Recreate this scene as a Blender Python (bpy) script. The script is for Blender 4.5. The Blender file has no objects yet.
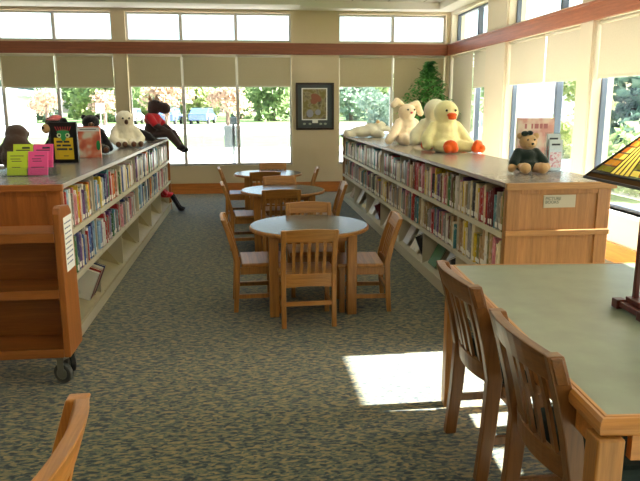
import bpy, bmesh, math, random
from mathutils import Vector, Matrix, Euler
PI = math.pi
R = random.Random(7)
S = bpy.context.scene
COL = S.collection

# ------------------------------------------------------------------ helpers
def link(o):
    COL.objects.link(o); return o
def tag(o, label=None, cat=None, group=None, kind=None):
    if label: o['label'] = label
    if cat: o['category'] = cat
    if group: o['group'] = group
    if kind: o['kind'] = kind
    return o
def thing(name, label, cat, loc=(0, 0, 0), rz=0.0, group=None):
    o = link(bpy.data.objects.new(name, None)); o.empty_display_size = .05
    o.location = loc; o.rotation_euler = (0, 0, rz)
    return tag(o, label, cat, group)
def copy_tree(o, parent=None):
    c = o.copy(); link(c)
    if parent: c.parent = parent
    for ch in list(o.children): copy_tree(ch, c)
    return c

class MB:
    def __init__(s): s.v = []; s.f = []; s.m = []
    def add(s, vs, fs, mi=0):
        b = len(s.v); s.v += [tuple(p) for p in vs]
        s.f += [[b + i for i in f] for f in fs]; s.m += [mi] * len(fs)
    def hexa(s, p, mi=0):   # 8 points: bottom 4 ccw, top 4 ccw
        s.add(p, [(3, 2, 1, 0), (4, 5, 6, 7), (0, 1, 5, 4), (1, 2, 6, 5), (2, 3, 7, 6), (3, 0, 4, 7)], mi)
    def box(s, x0, x1, y0, y1, z0, z1, mi=0):
        s.hexa([(x0, y0, z0), (x1, y0, z0), (x1, y1, z0), (x0, y1, z0), (x0, y0, z1), (x1, y0, z1), (x1, y1, z1), (x0, y1, z1)], mi)
    def prism(s, pts, axis, a, b, mi=0):  # convex/simple polygon extruded along axis
        n = len(pts)
        def P(q, t):
            return {'x': (t, q[0], q[1]), 'y': (q[0], t, q[1]), 'z': (q[0], q[1], t)}[axis]
        vs = [P(q, a) for q in pts] + [P(q, b) for q in pts]
        s.add(vs, [tuple(range(n)), tuple(range(2 * n - 1, n - 1, -1))] + [(i, n + i, n + (i + 1) % n, (i + 1) % n) for i in range(n)], mi)
    def tube(s, path, rad, n=10, mi=0, cap=True):
        path = [Vector(p) for p in path]
        if not isinstance(rad, (list, tuple)): rad = [rad] * len(path)
        base = len(s.v); rings = []
        for i, p in enumerate(path):
            d = (path[min(i + 1, len(path) - 1)] - path[max(i - 1, 0)]).normalized()
            u = d.cross(Vector((0, 0, 1)))
            if u.length < 1e-3: u = Vector((1, 0, 0))
            u.normalize(); w = d.cross(u)
            rings.append([p + (u * math.cos(2 * PI * k / n) + w * math.sin(2 * PI * k / n)) * rad[i] for k in range(n)])
        vs = [q for r in rings for q in r]; fs = []
        for i in range(len(path) - 1):
            for k in range(n):
                fs.append((i * n + k, i * n + (k + 1) % n, (i + 1) * n + (k + 1) % n, (i + 1) * n + k))
        if cap:
            fs.append(tuple(range(n - 1, -1, -1))); fs.append(tuple((len(path) - 1) * n + k for k in range(n)))
        s.add(vs, fs, mi)
    def lathe(s, prof, n=32, c=(0, 0, 0), mi=0):
        vs = []; fs = []
        for r, z in prof:
            for k in range(n):
                a = 2 * PI * k / n; vs.append((c[0] + r * math.cos(a), c[1] + r * math.sin(a), c[2] + z))
        m = len(prof)
        for i in range(m - 1):
            for k in range(n):
                fs.append((i * n + k, i * n + (k + 1) % n, (i + 1) * n + (k + 1) % n, (i + 1) * n + k))
        fs.append(tuple(range(n - 1, -1, -1))); fs.append(tuple((m - 1) * n + k for k in range(n)))
        s.add(vs, fs, mi)
    def ball(s, c, r, rot=None, nu=16, nv=10, mi=0):
        if not isinstance(r, (list, tuple)): r = (r, r, r)
        M = Euler(rot or (0, 0, 0)).to_matrix(); c = Vector(c)
        vs = [c + M @ Vector((0, 0, -r[2]))]; fs = []
        for j in range(1, nv):
            t = -PI / 2 + PI * j / nv
            for k in range(nu):
                a = 2 * PI * k / nu
                vs.append(c + M @ Vector((r[0] * math.cos(t) * math.cos(a), r[1] * math.cos(t) * math.sin(a), r[2] * math.sin(t))))
        vs.append(c + M @ Vector((0, 0, r[2])))
        for k in range(nu):
            fs.append((0, 1 + (k + 1) % nu, 1 + k))
            o = 1 + (nv - 2) * nu; fs.append((len(vs) - 1, o + k, o + (k + 1) % nu))
        for j in range(nv - 2):
            for k in range(nu):
                a = 1 + j * nu; b = a + nu
                fs.append((a + k, a + (k + 1) % nu, b + (k + 1) % nu, b + k))
        s.add(vs, fs, mi)
    def limb(s, pts, rads, step=.5, mi=0):  # chain of overlapping balls, to be fused by a remesh
        for (p, q), (a, b) in zip(zip(pts, pts[1:]), zip(rads, rads[1:])):
            p = Vector(p); q = Vector(q); n = max(2, int((q - p).length / (min(a, b) * step)) + 1)
            for i in range(n + 1):
                t = i / n; s.ball(p.lerp(q, t), a + (b - a) * t, nu=12, nv=8, mi=mi)
    def mesh(s, name, mats):
        me = bpy.data.meshes.new(name); me.from_pydata(s.v, [], s.f)
        for m in (mats if isinstance(mats, (list, tuple)) else [mats]): me.materials.append(m)
        me.polygons.foreach_set('material_index', s.m)
        me.update(); return me
    def build(s, name, mats, parent=None, bevel=0, smooth=False, fix=True):
        me = s.mesh(name, mats)
        if fix:
            bm = bmesh.new(); bm.from_mesh(me); bmesh.ops.recalc_face_normals(bm, faces=bm.faces); bm.to_mesh(me); bm.free()
        if smooth: me.polygons.foreach_set('use_smooth', [True] * len(me.polygons))
        o = link(bpy.data.objects.new(name, me))
        if parent: o.parent = parent
        if bevel:
            b = o.modifiers.new('Bevel', 'BEVEL'); b.width = bevel; b.segments = 2; b.limit_method = 'ANGLE'; b.angle_limit = math.radians(40)
        return o

def plush(name, mb, mat, parent=None, vox=.012, fur=.006, it=3):
    o = mb.build(name, mat, parent, smooth=True)
    r = o.modifiers.new('Fuse', 'REMESH'); r.mode = 'VOXEL'; r.voxel_size = vox; r.use_smooth_shade = True
    sm = o.modifiers.new('Smooth', 'SMOOTH'); sm.factor = .6; sm.iterations = it
    if fur:
        t = bpy.data.textures.get('fur') or bpy.data.textures.new('fur', 'CLOUDS'); t.noise_scale = .025
        d = o.modifiers.new('Fur', 'DISPLACE'); d.texture = t; d.strength = fur; d.mid_level = .5; d.texture_coords = 'LOCAL'
    return o

# ------------------------------------------------------------------ materials
def srgb(r, g, b):
    f = lambda c: (c / 255 / 12.92) if c / 255 <= .04045 else ((c / 255 + .055) / 1.055) ** 2.4
    return (f(r), f(g), f(b), 1)
MATS = {}
def newmat(name):
    m = bpy.data.materials.new(name); m.use_nodes = True; MATS[name] = m
    nt = m.node_tree; nt.nodes.clear()
    out = nt.nodes.new('ShaderNodeOutputMaterial'); return m, nt, out
def N(nt, t, **kw):
    n = nt.nodes.new(t)
    for k, v in kw.items():
        if k in n.inputs.keys(): n.inputs[k].default_value = v
        else: setattr(n, k, v)
    return n
def ramp(nt, src, stops):
    n = nt.nodes.new('ShaderNodeValToRGB'); cr = n.color_ramp
    while len(cr.elements) < len(stops): cr.elements.new(.5)
    for e, (p, c) in zip(cr.elements, stops): e.position = p; e.color = c
    nt.links.new(src, n.inputs[0]); return n
def simple(name, c, rough=.5, var=.0, scale=8, metal=0, spec=.5, bump=0, bscale=200, sheen=0, coords='Object', stretch=None):
    m, nt, out = newmat(name)
    b = N(nt, 'ShaderNodeBsdfPrincipled'); b.inputs['Roughness'].default_value = rough; b.inputs['Metallic'].default_value = metal
    b.inputs['Specular IOR Level'].default_value = spec
    if sheen: b.inputs['Sheen Weight'].default_value = sheen
    b.inputs['Base Color'].default_value = c
    tc = N(nt, 'ShaderNodeTexCoord')
    src = tc.outputs[coords]
    if stretch:
        mp = N(nt, 'ShaderNodeMapping'); mp.inputs['Scale'].default_value = stretch; nt.links.new(src, mp.inputs[0]); src = mp.outputs[0]
    if var:
        no = N(nt, 'ShaderNodeTexNoise'); no.inputs['Scale'].default_value = scale; no.inputs['Detail'].default_value = 4
        nt.links.new(src, no.inputs['Vector'])
        lo = tuple(x * (1 - var) for x in c[:3]) + (1,); hi = tuple(min(1, x * (1 + var)) for x in c[:3]) + (1,)
        r = ramp(nt, no.outputs['Fac'], [(.3, lo), (.7, hi)]); nt.links.new(r.outputs[0], b.inputs['Base Color'])
    if bump:
        n2 = N(nt, 'ShaderNodeTexNoise'); n2.inputs['Scale'].default_value = bscale; n2.inputs['Detail'].default_value = 3
        nt.links.new(src, n2.inputs['Vector'])
        bp = N(nt, 'ShaderNodeBump'); bp.inputs['Strength'].default_value = bump; bp.inputs['Distance'].default_value = .01
        nt.links.new(n2.outputs['Fac'], bp.inputs['Height']); nt.links.new(bp.outputs[0], b.inputs['Normal'])
    nt.links.new(b.outputs[0], out.inputs[0]); return m
def wood(name, c, axis='z', rough=.38, dark=.62, spec=.5):
    m, nt, out = newmat(name)
    b = N(nt, 'ShaderNodeBsdfPrincipled'); b.inputs['Roughness'].default_value = rough; b.inputs['Specular IOR Level'].default_value = spec
    tc = N(nt, 'ShaderNodeTexCoord'); mp = N(nt, 'ShaderNodeMapping')
    sc = {'x': (1.2, 22, 22), 'y': (22, 1.2, 22), 'z': (22, 22, 1.2)}[axis]
    mp.inputs['Scale'].default_value = sc; nt.links.new(tc.outputs['Object'], mp.inputs[0])
    n1 = N(nt, 'ShaderNodeTexNoise'); n1.inputs['Scale'].default_value = 1.6; n1.inputs['Detail'].default_value = 5; n1.inputs['Distortion'].default_value = .6
    n2 = N(nt, 'ShaderNodeTexNoise'); n2.inputs['Scale'].default_value = 9; n2.inputs['Detail'].default_value = 3
    nt.links.new(mp.outputs[0], n1.inputs['Vector']); nt.links.new(mp.outputs[0], n2.inputs['Vector'])
    k = lambda f: tuple(min(1, x * f) for x in c[:3]) + (1,)
    r1 = ramp(nt, n1.outputs['Fac'], [(.28, k(dark)), (.48, k(.95)), (.72, k(1.2))])
    r2 = ramp(nt, n2.outputs['Fac'], [(.35, (.72, .68, .62, 1)), (.6, (1, 1, 1, 1))])
    mx = N(nt, 'ShaderNodeMix', data_type='RGBA', blend_type='MULTIPLY'); mx.inputs[0].default_value = .55
    nt.links.new(r1.outputs[0], mx.inputs[6]); nt.links.new(r2.outputs[0], mx.inputs[7])
    nt.links.new(mx.outputs[2], b.inputs['Base Color']); nt.links.new(b.outputs[0], out.inputs[0]); return m
def glass(name, tint=(.96, .98, .98, 1), gl=.05):
    m, nt, out = newmat(name)
    t = N(nt, 'ShaderNodeBsdfTransparent'); t.inputs[0].default_value = tint
    g = N(nt, 'ShaderNodeBsdfGlossy'); g.inputs['Roughness'].default_value = .02
    mx = N(nt, 'ShaderNodeMixShader'); mx.inputs[0].default_value = gl * .6
    nt.links.new(t.outputs[0], mx.inputs[1]); nt.links.new(g.outputs[0], mx.inputs[2])
    nt.links.new(mx.outputs[0], out.inputs[0]); return m
def translucent(name, c, tr, amt, weave=0):
    m, nt, out = newmat(name)
    d = N(nt, 'ShaderNodeBsdfDiffuse'); d.inputs[0].default_value = c
    t = N(nt, 'ShaderNodeBsdfTranslucent'); t.inputs[0].default_value = tr
    if weave:
        tc = N(nt, 'ShaderNodeTexCoord'); no = N(nt, 'ShaderNodeTexNoise'); no.inputs['Scale'].default_value = weave
        nt.links.new(tc.outputs['Object'], no.inputs['Vector'])
        r = ramp(nt, no.outputs['Fac'], [(.3, tuple(x * .94 for x in c[:3]) + (1,)), (.7, c)]); nt.links.new(r.outputs[0], d.inputs[0])
    mx = N(nt, 'ShaderNodeMixShader'); mx.inputs[0].default_value = amt
    nt.links.new(d.outputs[0], mx.inputs[1]); nt.links.new(t.outputs[0], mx.inputs[2]); nt.links.new(mx.outputs[0], out.inputs[0]); return m
def leafmat(name, c1, c2, amt=.35):
    m, nt, out = newmat(name)
    tc = N(nt, 'ShaderNodeTexCoord'); no = N(nt, 'ShaderNodeTexNoise'); no.inputs['Scale'].default_value = 3.0; no.inputs['Detail'].default_value = 3
    nt.links.new(tc.outputs['Object'], no.inputs['Vector'])
    r = ramp(nt, no.outputs['Fac'], [(.35, c1), (.65, c2)])
    d = N(nt, 'ShaderNodeBsdfPrincipled'); d.inputs['Roughness'].default_value = .45; t = N(nt, 'ShaderNodeBsdfTranslucent')
    nt.links.new(r.outputs[0], d.inputs['Base Color']); nt.links.new(r.outputs[0], t.inputs[0])
    mx = N(nt, 'ShaderNodeMixShader'); mx.inputs[0].default_value = amt
    nt.links.new(d.outputs[0], mx.inputs[1]); nt.links.new(t.outputs[0], mx.inputs[2]); nt.links.new(mx.outputs[0], out.inputs[0]); return m

def carpet_mat():
    m, nt, out = newmat('carpet')
    b = N(nt, 'ShaderNodeBsdfPrincipled'); b.inputs['Roughness'].default_value = .95; b.inputs['Specular IOR Level'].default_value = .25
    b.inputs['Sheen Weight'].default_value = .25; b.inputs['Sheen Roughness'].default_value = .5
    tc = N(nt, 'ShaderNodeTexCoord')
    def layer(rot, off):  # one direction of woven flecks
        mp = N(nt, 'ShaderNodeMapping'); mp.inputs['Rotation'].default_value = (0, 0, rot); mp.inputs['Scale'].default_value = (22, 58, 1); mp.inputs['Location'].default_value = (off, off, 0)
        nt.links.new(tc.outputs['Object'], mp.inputs[0])
        n = N(nt, 'ShaderNodeTexNoise'); n.inputs['Scale'].default_value = 1; n.inputs['Detail'].default_value = 1.5; n.inputs['Distortion'].default_value = .5
        nt.links.new(mp.outputs[0], n.inputs['Vector']); return n.outputs['Fac']
    a = layer(1.02, 0); c = layer(-.98, 7.3)
    sel = N(nt, 'ShaderNodeTexNoise'); sel.inputs['Scale'].default_value = 20; nt.links.new(tc.outputs['Object'], sel.inputs['Vector'])
    st = ramp(nt, sel.outputs['Fac'], [(.47, (0, 0, 0, 1)), (.53, (1, 1, 1, 1))])
    mx = N(nt, 'ShaderNodeMix', data_type='FLOAT'); nt.links.new(st.outputs[0], mx.inputs[0]); nt.links.new(a, mx.inputs[2]); nt.links.new(c, mx.inputs[3])
    fine = N(nt, 'ShaderNodeTexNoise'); fine.inputs['Scale'].default_value = 260; nt.links.new(tc.outputs['Object'], fine.inputs['Vector'])
    ad = N(nt, 'ShaderNodeMath', operation='MULTIPLY_ADD'); ad.inputs[1].default_value = .22; nt.links.new(fine.outputs['Fac'], ad.inputs[0]); nt.links.new(mx.outputs[0], ad.inputs[2])
    r = ramp(nt, ad.outputs[0], [(.47, srgb(22, 34, 40)), (.55, srgb(54, 70, 64)), (.63, srgb(94, 95, 70)), (.74, srgb(138, 120, 78))])
    nt.links.new(r.outputs[0], b.inputs['Base Color'])
    bp = N(nt, 'ShaderNodeBump'); bp.inputs['Strength'].default_value = .3; bp.inputs['Distance'].default_value = .004
    nt.links.new(ad.outputs[0], bp.inputs['Height']); nt.links.new(bp.outputs[0], b.inputs['Normal'])
    nt.links.new(b.outputs[0], out.inputs[0]); return m
def tile_mat():
    m, nt, out = newmat('ceiling_tile')
    b = N(nt, 'ShaderNodeBsdfPrincipled'); b.inputs['Roughness'].default_value = .9
    tc = N(nt, 'ShaderNodeTexCoord'); br = N(nt, 'ShaderNodeTexBrick'); br.offset = 0
    br.inputs['Scale'].default_value = 1; br.inputs['Brick Width'].default_value = .61; br.inputs['Row Height'].default_value = .61; br.inputs['Mortar Size'].default_value = .012
    br.inputs['Color1'].default_value = srgb(232, 232, 226); br.inputs['Color2'].default_value = srgb(226, 226, 220); br.inputs['Mortar'].default_value = srgb(165, 165, 160)
    nt.links.new(tc.outputs['Object'], br.inputs['Vector']); nt.links.new(br.outputs[0], b.inputs['Base Color'])
    nt.links.new(b.outputs[0], out.inputs[0]); return m
def cover_mat(name, c):
    # printed book cover: base colour with a paler / darker title band, different on each copy
    m, nt, out = newmat(name)
    b = N(nt, 'ShaderNodeBsdfPrincipled'); b.inputs['Roughness'].default_value = .35
    tc = N(nt, 'ShaderNodeTexCoord'); oi = N(nt, 'ShaderNodeObjectInfo')
    sp = N(nt, 'ShaderNodeSeparateXYZ'); nt.links.new(tc.outputs['Object'], sp.inputs[0])
    no = N(nt, 'ShaderNodeTexNoise', noise_dimensions='4D'); no.inputs['Scale'].default_value = 5.5; no.inputs['Detail'].default_value = 2
    ml = N(nt, 'ShaderNodeMath', operation='MULTIPLY'); ml.inputs[1].default_value = 50; nt.links.new(oi.outputs['Random'], ml.inputs[0])
    nt.links.new(ml.outputs[0], no.inputs['W']); nt.links.new(tc.outputs['Object'], no.inputs['Vector'])
    lo = tuple(x * .55 for x in c[:3]) + (1,); hi = tuple(x * .45 + .42 for x in c[:3]) + (1,)
    r = ramp(nt, no.outputs['Fac'], [(.34, lo), (.42, c), (.58, c), (.66, hi)])
    nt.links.new(r.outputs[0], b.inputs['Base Color']); nt.links.new(b.outputs[0], out.inputs[0]); return m

OAK = wood('oak', srgb(172, 117, 52), 'z'); OAKX = wood('oak_x', srgb(172, 117, 52), 'x'); OAKY = wood('oak_y', srgb(172, 117, 52), 'y')
OAKP = wood('oak_panel', srgb(164, 116, 66), 'z', .45, .75); OAKPX = wood('oak_panel_x', srgb(170, 124, 72), 'x', .45, .75)
REDOAK = wood('red_oak', srgb(176, 104, 46), 'z', .42, .75); OAKSHDX = wood('oak_panel_backlit_x', srgb(176, 106, 48), 'x', .42, .75)  # left case ends: backlit shade put into a redder oak colour
WAL = wood('brown_oak', srgb(126, 82, 38), 'z', .35); OAKBX = wood('chair_oak_backlit_x', srgb(126, 82, 38), 'x', .35)  # adult chair oak, darkened in colour for its backlit look
HON = wood('honey_oak', srgb(190, 128, 60), 'x', .35, .75)
BAND = wood('cherry_band', srgb(142, 80, 54), 'x', .35, .8); BANDY = wood('cherry_band_y', srgb(168, 98, 66), 'y', .35, .8)
BASEB = wood('baseboard_oak', srgb(198, 122, 56), 'x', .4, .8); BASEBY = wood('baseboard_oak_y', srgb(210, 132, 62), 'y', .4, .8)
CARPET = carpet_mat(); TILE = tile_mat()
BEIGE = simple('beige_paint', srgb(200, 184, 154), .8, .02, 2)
LITWALL = simple('lit_wall_paint', srgb(228, 216, 200), .8, .02, 2)  # right wall colour lightened to carry its bright lighting
SOFF = simple('soffit_paint', srgb(222, 216, 206), .85, .02, 2)
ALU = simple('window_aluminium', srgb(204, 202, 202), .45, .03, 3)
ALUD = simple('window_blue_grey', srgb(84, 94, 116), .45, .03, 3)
SILL = simple('sill_white', srgb(238, 234, 224), .5)
GLASS = glass('window_glass'); ACR = glass('acrylic', (.93, .95, .95, 1))
BLIND = translucent('blind_fabric', srgb(200, 188, 158), srgb(210, 198, 176), .08, 60)
BLINDLIT = translucent('blind_fabric_sunlit', srgb(228, 220, 206), srgb(232, 224, 210), .05, 60)  # same blind fabric, colour lightened for the sun behind it
BAR = simple('blind_bar', srgb(225, 220, 205), .5)
GREENLAM = simple('green_laminate', srgb(118, 127, 106), .3, .12, 9, spec=.6)
GREYLAM = simple('grey_laminate', srgb(92, 90, 84), .2, .05, 30, spec=.6)
TOPLAM = simple('counter_laminate', srgb(140, 132, 122), .24, .06, 40, spec=.6)
METALW = simple('shelf_cream_metal', srgb(202, 193, 167), .45, .03, 6)
METALB = simple('bookend_beige', srgb(186, 172, 134), .5, .05, 9)
DARK = simple('dark_void', srgb(38, 32, 28), .8)
CUSH = simple('dark_green_fabric', srgb(26, 44, 40), .95, .15, 60, bump=.3, bscale=500)
BLACKR = simple('black_rubber', srgb(22, 22, 22), .6)
STEEL = simple('caster_steel', srgb(150, 150, 140), .35, metal=.8)
GREYR = simple('grey_rubber', srgb(70, 72, 68), .55)
PAPER = simple('white_paper', srgb(240, 240, 238), .7)
INK = simple('dark_ink', srgb(48, 52, 60), .7); INKB = simple('blue_ink', srgb(96, 110, 150), .7)
PAGE = simple('book_pages', srgb(228, 218, 192), .8, .05, 90)
LABELW = simple('call_label', srgb(236, 232, 220), .6)

# ------------------------------------------------------------------ camera
f_px, pitch, yaw, roll, H = 650.0, .2049, .1135, -.0024, 1.518
F = Vector((math.sin(yaw) * math.cos(pitch), math.cos(yaw) * math.cos(pitch), -math.sin(pitch)))
R0 = Vector((math.cos(yaw), -math.sin(yaw), 0)); U0 = R0.cross(F)
RR = R0 * math.cos(roll) + U0 * math.sin(roll); UU = -R0 * math.sin(roll) + U0 * math.cos(roll)
cam = bpy.data.cameras.new('Camera'); co = link(bpy.data.objects.new('Camera', cam))
co.matrix_world = Matrix(((RR.x, UU.x, -F.x, 0), (RR.y, UU.y, -F.y, 0), (RR.z, UU.z, -F.z, H), (0, 0, 0, 1)))
cam.sensor_fit = 'HORIZONTAL'; cam.sensor_width = 36; cam.lens = f_px * 36 / 640; cam.clip_start = .05; cam.clip_end = 500
S.camera = co

# ------------------------------------------------------------------ room shell
XR, YB, XL, YF, ZS, ZC = 3.627, 11.56, -6.2, -3.6, 3.10, 3.22
T = .24
ZW0, ZW1, ZB0, ZB1, ZU0, ZU1 = .49, 2.385, 2.37, 2.56, 2.585, 3.05
def struct(o): o['kind'] = 'structure'; return o
m = MB(); m.box(XL - .3, XR + T, YF - .3, YB + T, -.1, 0); struct(m.build('floor', CARPET))
m = MB(); m.box(XL - .3, XR + T, YF - .3, YB + T, ZC, ZC + .1); struct(m.build('ceiling', TILE))
# soffits round the window walls
m = MB(); m.box(XL, XR, YB - .30, YB, ZS, ZC); m.box(XL, .95, YB - .62, YB - .30, ZS, ZC)
m.box(XR - .30, XR, YF, YB - .30, ZS, ZC); struct(m.build('trim_3', SOFF))

def wall_with_openings(name, mat, axis, u0, u1, face, bays, outward):
    """A window wall: bays = [(a, b)] leave lower and upper openings."""
    m = MB()
    def bx(a, b, z0, z1, prot=0):
        lo, hi = sorted((face - outward * prot, face + outward * T))
        if axis == 'x': m.box(a, b, lo, hi, z0, z1)
        else: m.box(lo, hi, a, b, z0, z1)
    bx(u0, u1, 0, ZW0); bx(u0, u1, ZW1, ZU0); bx(u0, u1, ZU1, ZC)
    prev = u0
    for a, b in sorted(bays):
        bx(prev, a, ZW0, ZW1); bx(prev, a, ZU0, ZU1)
        prev = b
    bx(prev, u1, ZW0, ZW1); bx(prev, u1, ZU0, ZU1)
    return struct(m.build(name, mat))
# bays: (start, end, [mullions])
BACK = [(-4.90, -2.15, [-3.98, -3.10]), (-1.93, .83, [-1.03, -.107]), (1.655, 3.56, [2.62])]
RIGHT = [(9.72, 11.48, [10.42]), (6.93, 8.95, [7.62]), (4.62, 6.63, [5.62]), (1.75, 3.86, [2.6]), (-.9, 1.15, [.1]), (-3.3, -1.4, [-2.3])]
wall_with_openings('wall_back', BEIGE, 'x', XL - .3, XR + T, YB, [b[:2] for b in BACK], 1)
wall_with_openings('wall_right', LITWALL, 'y', YF - .3, YB, XR, [b[:2] for b in RIGHT], 1)
m = MB(); m.box(XL - .2, XL, YF - .3, YB, 0, ZC); struct(m.build('wall_left', BEIGE))
m = MB(); m.box(XL, XR, YF - .2, YF, 0, ZC); struct(m.build('wall_front', BEIGE))
# wood bands, casings, baseboards
m = MB(); m.box(XL, XR, YB - .035, YB, ZB0, ZB1); struct(m.build('trim_1', BAND, bevel=.006))
m = MB(); m.box(XR - .045, XR, YF, YB - .035, ZB0, ZB1); m.box(XR - .06, XR - .045, YF, YB - .035, ZB1 - .03, ZB1)
struct(m.build('trim_2', BANDY, bevel=.006))
m = MB()
for c in RIGHT[:-1]:
    nx = [b for b in RIGHT if b[1] < c[0]]
    a = max(b[1] for b in nx) if nx else None
    m.box(XR - .03, XR, a + .02, c[0] - .02, 0, ZB0); m.box(XR - .03, XR, a + .02, c[0] - .02, ZB1, ZS)
struct(m.build('trim_4', LITWALL, bevel=.004))
m = MB(); m.box(XL, XR, YB - .02, YB, 0, .182); m.box(XL, XR, YB - .028, YB, .165, .182); struct(m.build('baseboard_back', BASEB))
m = MB(); m.box(XR - .055, XR - .03, YF, YB - .03, 0, .182); struct(m.build('baseboard_right', BASEBY))
m = MB(); m.box(XL, XL + .02, YF, YB - .03, 0, .182); struct(m.build('baseboard_left', BASEBY))

ordn = ['leftmost', 'second', 'third', 'fourth', 'fifth', 'sixth']
WN = [0]
def window(axis, bay, z0, z1, face, blinds):
    a, b, mul = bay; WN[0] += 1
    name = 'window_%d' % WN[0]
    root = struct(link(bpy.data.objects.new(name, None)))
    fr = MB(); d0, d1 = face + .10, face + .16
    def bx(mb, u0, u1, w0, w1, zz0, zz1):
        if axis == 'x': mb.box(u0, u1, w0, w1, zz0, zz1)
        else: mb.box(w0, w1, u0, u1, zz0, zz1)
    t = .03
    bx(fr, a, b, d0, d1, z0, z0 + t); bx(fr, a, b, d0, d1, z1 - t, z1); bx(fr, a, a + t, d0, d1, z0 + t, z1 - t); bx(fr, b - t, b, d0, d1, z0 + t, z1 - t)
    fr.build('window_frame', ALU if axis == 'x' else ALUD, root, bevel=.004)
    edges = [a + t] + sum([[q - .027, q + .027] for q in mul], []) + [b - t]
    for q in mul:
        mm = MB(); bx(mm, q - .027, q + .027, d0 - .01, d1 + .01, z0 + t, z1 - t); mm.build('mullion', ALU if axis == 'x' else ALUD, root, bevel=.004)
    for i in range(0, len(edges), 2):
        g = MB(); bx(g, edges[i], edges[i + 1], face + .127, face + .133, z0 + t, z1 - t); g.build('pane', GLASS, root)
    if z0 < 1:
        s = MB(); bx(s, a, b, face - .015 if axis == 'x' else face - .05, face + .10, z0 - .03, z0); s.build('window_sill', SILL if axis == 'y' else BEIGE, root, bevel=.004)
    return root
for b in BACK: window('x', b, ZW0, ZW1, YB, None); window('x', b, ZU0, ZU1, YB, None)
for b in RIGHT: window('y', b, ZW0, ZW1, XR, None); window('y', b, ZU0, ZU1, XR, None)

def blind(axis, a, b, face, zb, mat, label):
    if axis == 'x': root = thing('roller_blind', label, 'blind', ((a + b) / 2, face + .045, ZB0), 0, 'roller blinds in the windows')
    else: root = thing('roller_blind', label, 'blind', (face + .045, (a + b) / 2, ZB0), PI / 2, 'roller blinds in the windows')
    w = (b - a) / 2 - .012; L = ZB0 - zb
    m = MB(); m.box(-w + .01, w - .01, -.002, .002, -L + .02, -.02); m.build('blind_fabric', mat, root)
    m = MB(); m.tube([(-w, .0, -.022), (w, .0, -.022)], .022, 12); m.build('roller_tube', BAR, root, smooth=True)
    m = MB(); m.box(-w + .01, w - .01, -.007, .007, -L, -L + .022); m.build('bottom_bar', BAR, root, bevel=.003)
bi = 0
BL = ['beige roller blind over the leftmost tall pane of the back wall', 'beige roller blind second from left on the back wall', 'beige roller blind just left of the narrow column on the back wall',
      'beige roller blind just right of the narrow column, above the moose', 'beige roller blind over the back pane with the grey utility box', 'beige roller blind just left of the framed picture column',
      'beige roller blind just right of the framed picture column', 'beige roller blind drawn fully down behind the ficus']
for a, b, mul in BACK:
    e = [a] + mul + [b]
    for p, q in zip(e, e[1:]):
        blind('x', p, q, YB, .53 if bi == 7 else (1.83 if bi > 2 else 1.815), BLIND, BL[bi]); bi += 1
RL = [('sunlit roller blind by the back corner, drawn right down', 'sunlit roller blind just left of the wide pale column'), ('sunlit roller blind just right of the wide pale column', 'sunlit roller blind above the display book, left of the thin column'),
      ('sunlit roller blind above the stained glass lamp, right of the thin column', None)]
for k, (a, b, mul) in enumerate(RIGHT):
    mul2 = {0: [10.43], 1: [7.86]}.get(k, mul)
    e = [a] + mul2 + [b]
    for i, (p, q) in enumerate(zip(e, e[1:])):
        if k == 0: lab = RL[0][0] if i == 1 else RL[0][1]
        elif k == 1: lab = RL[1][1] if i == 0 else RL[1][0]
        elif k == 2: lab = RL[2][0] if i == 1 else 'sunlit roller blind on the right wall, just outside the frame'
        else: lab = 'sunlit roller blind on the right wall nearer than the lamp window'
        blind('y', p, q, XR, .52 if (k == 0 and i == 1) else 1.785, BLINDLIT, lab)

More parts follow.
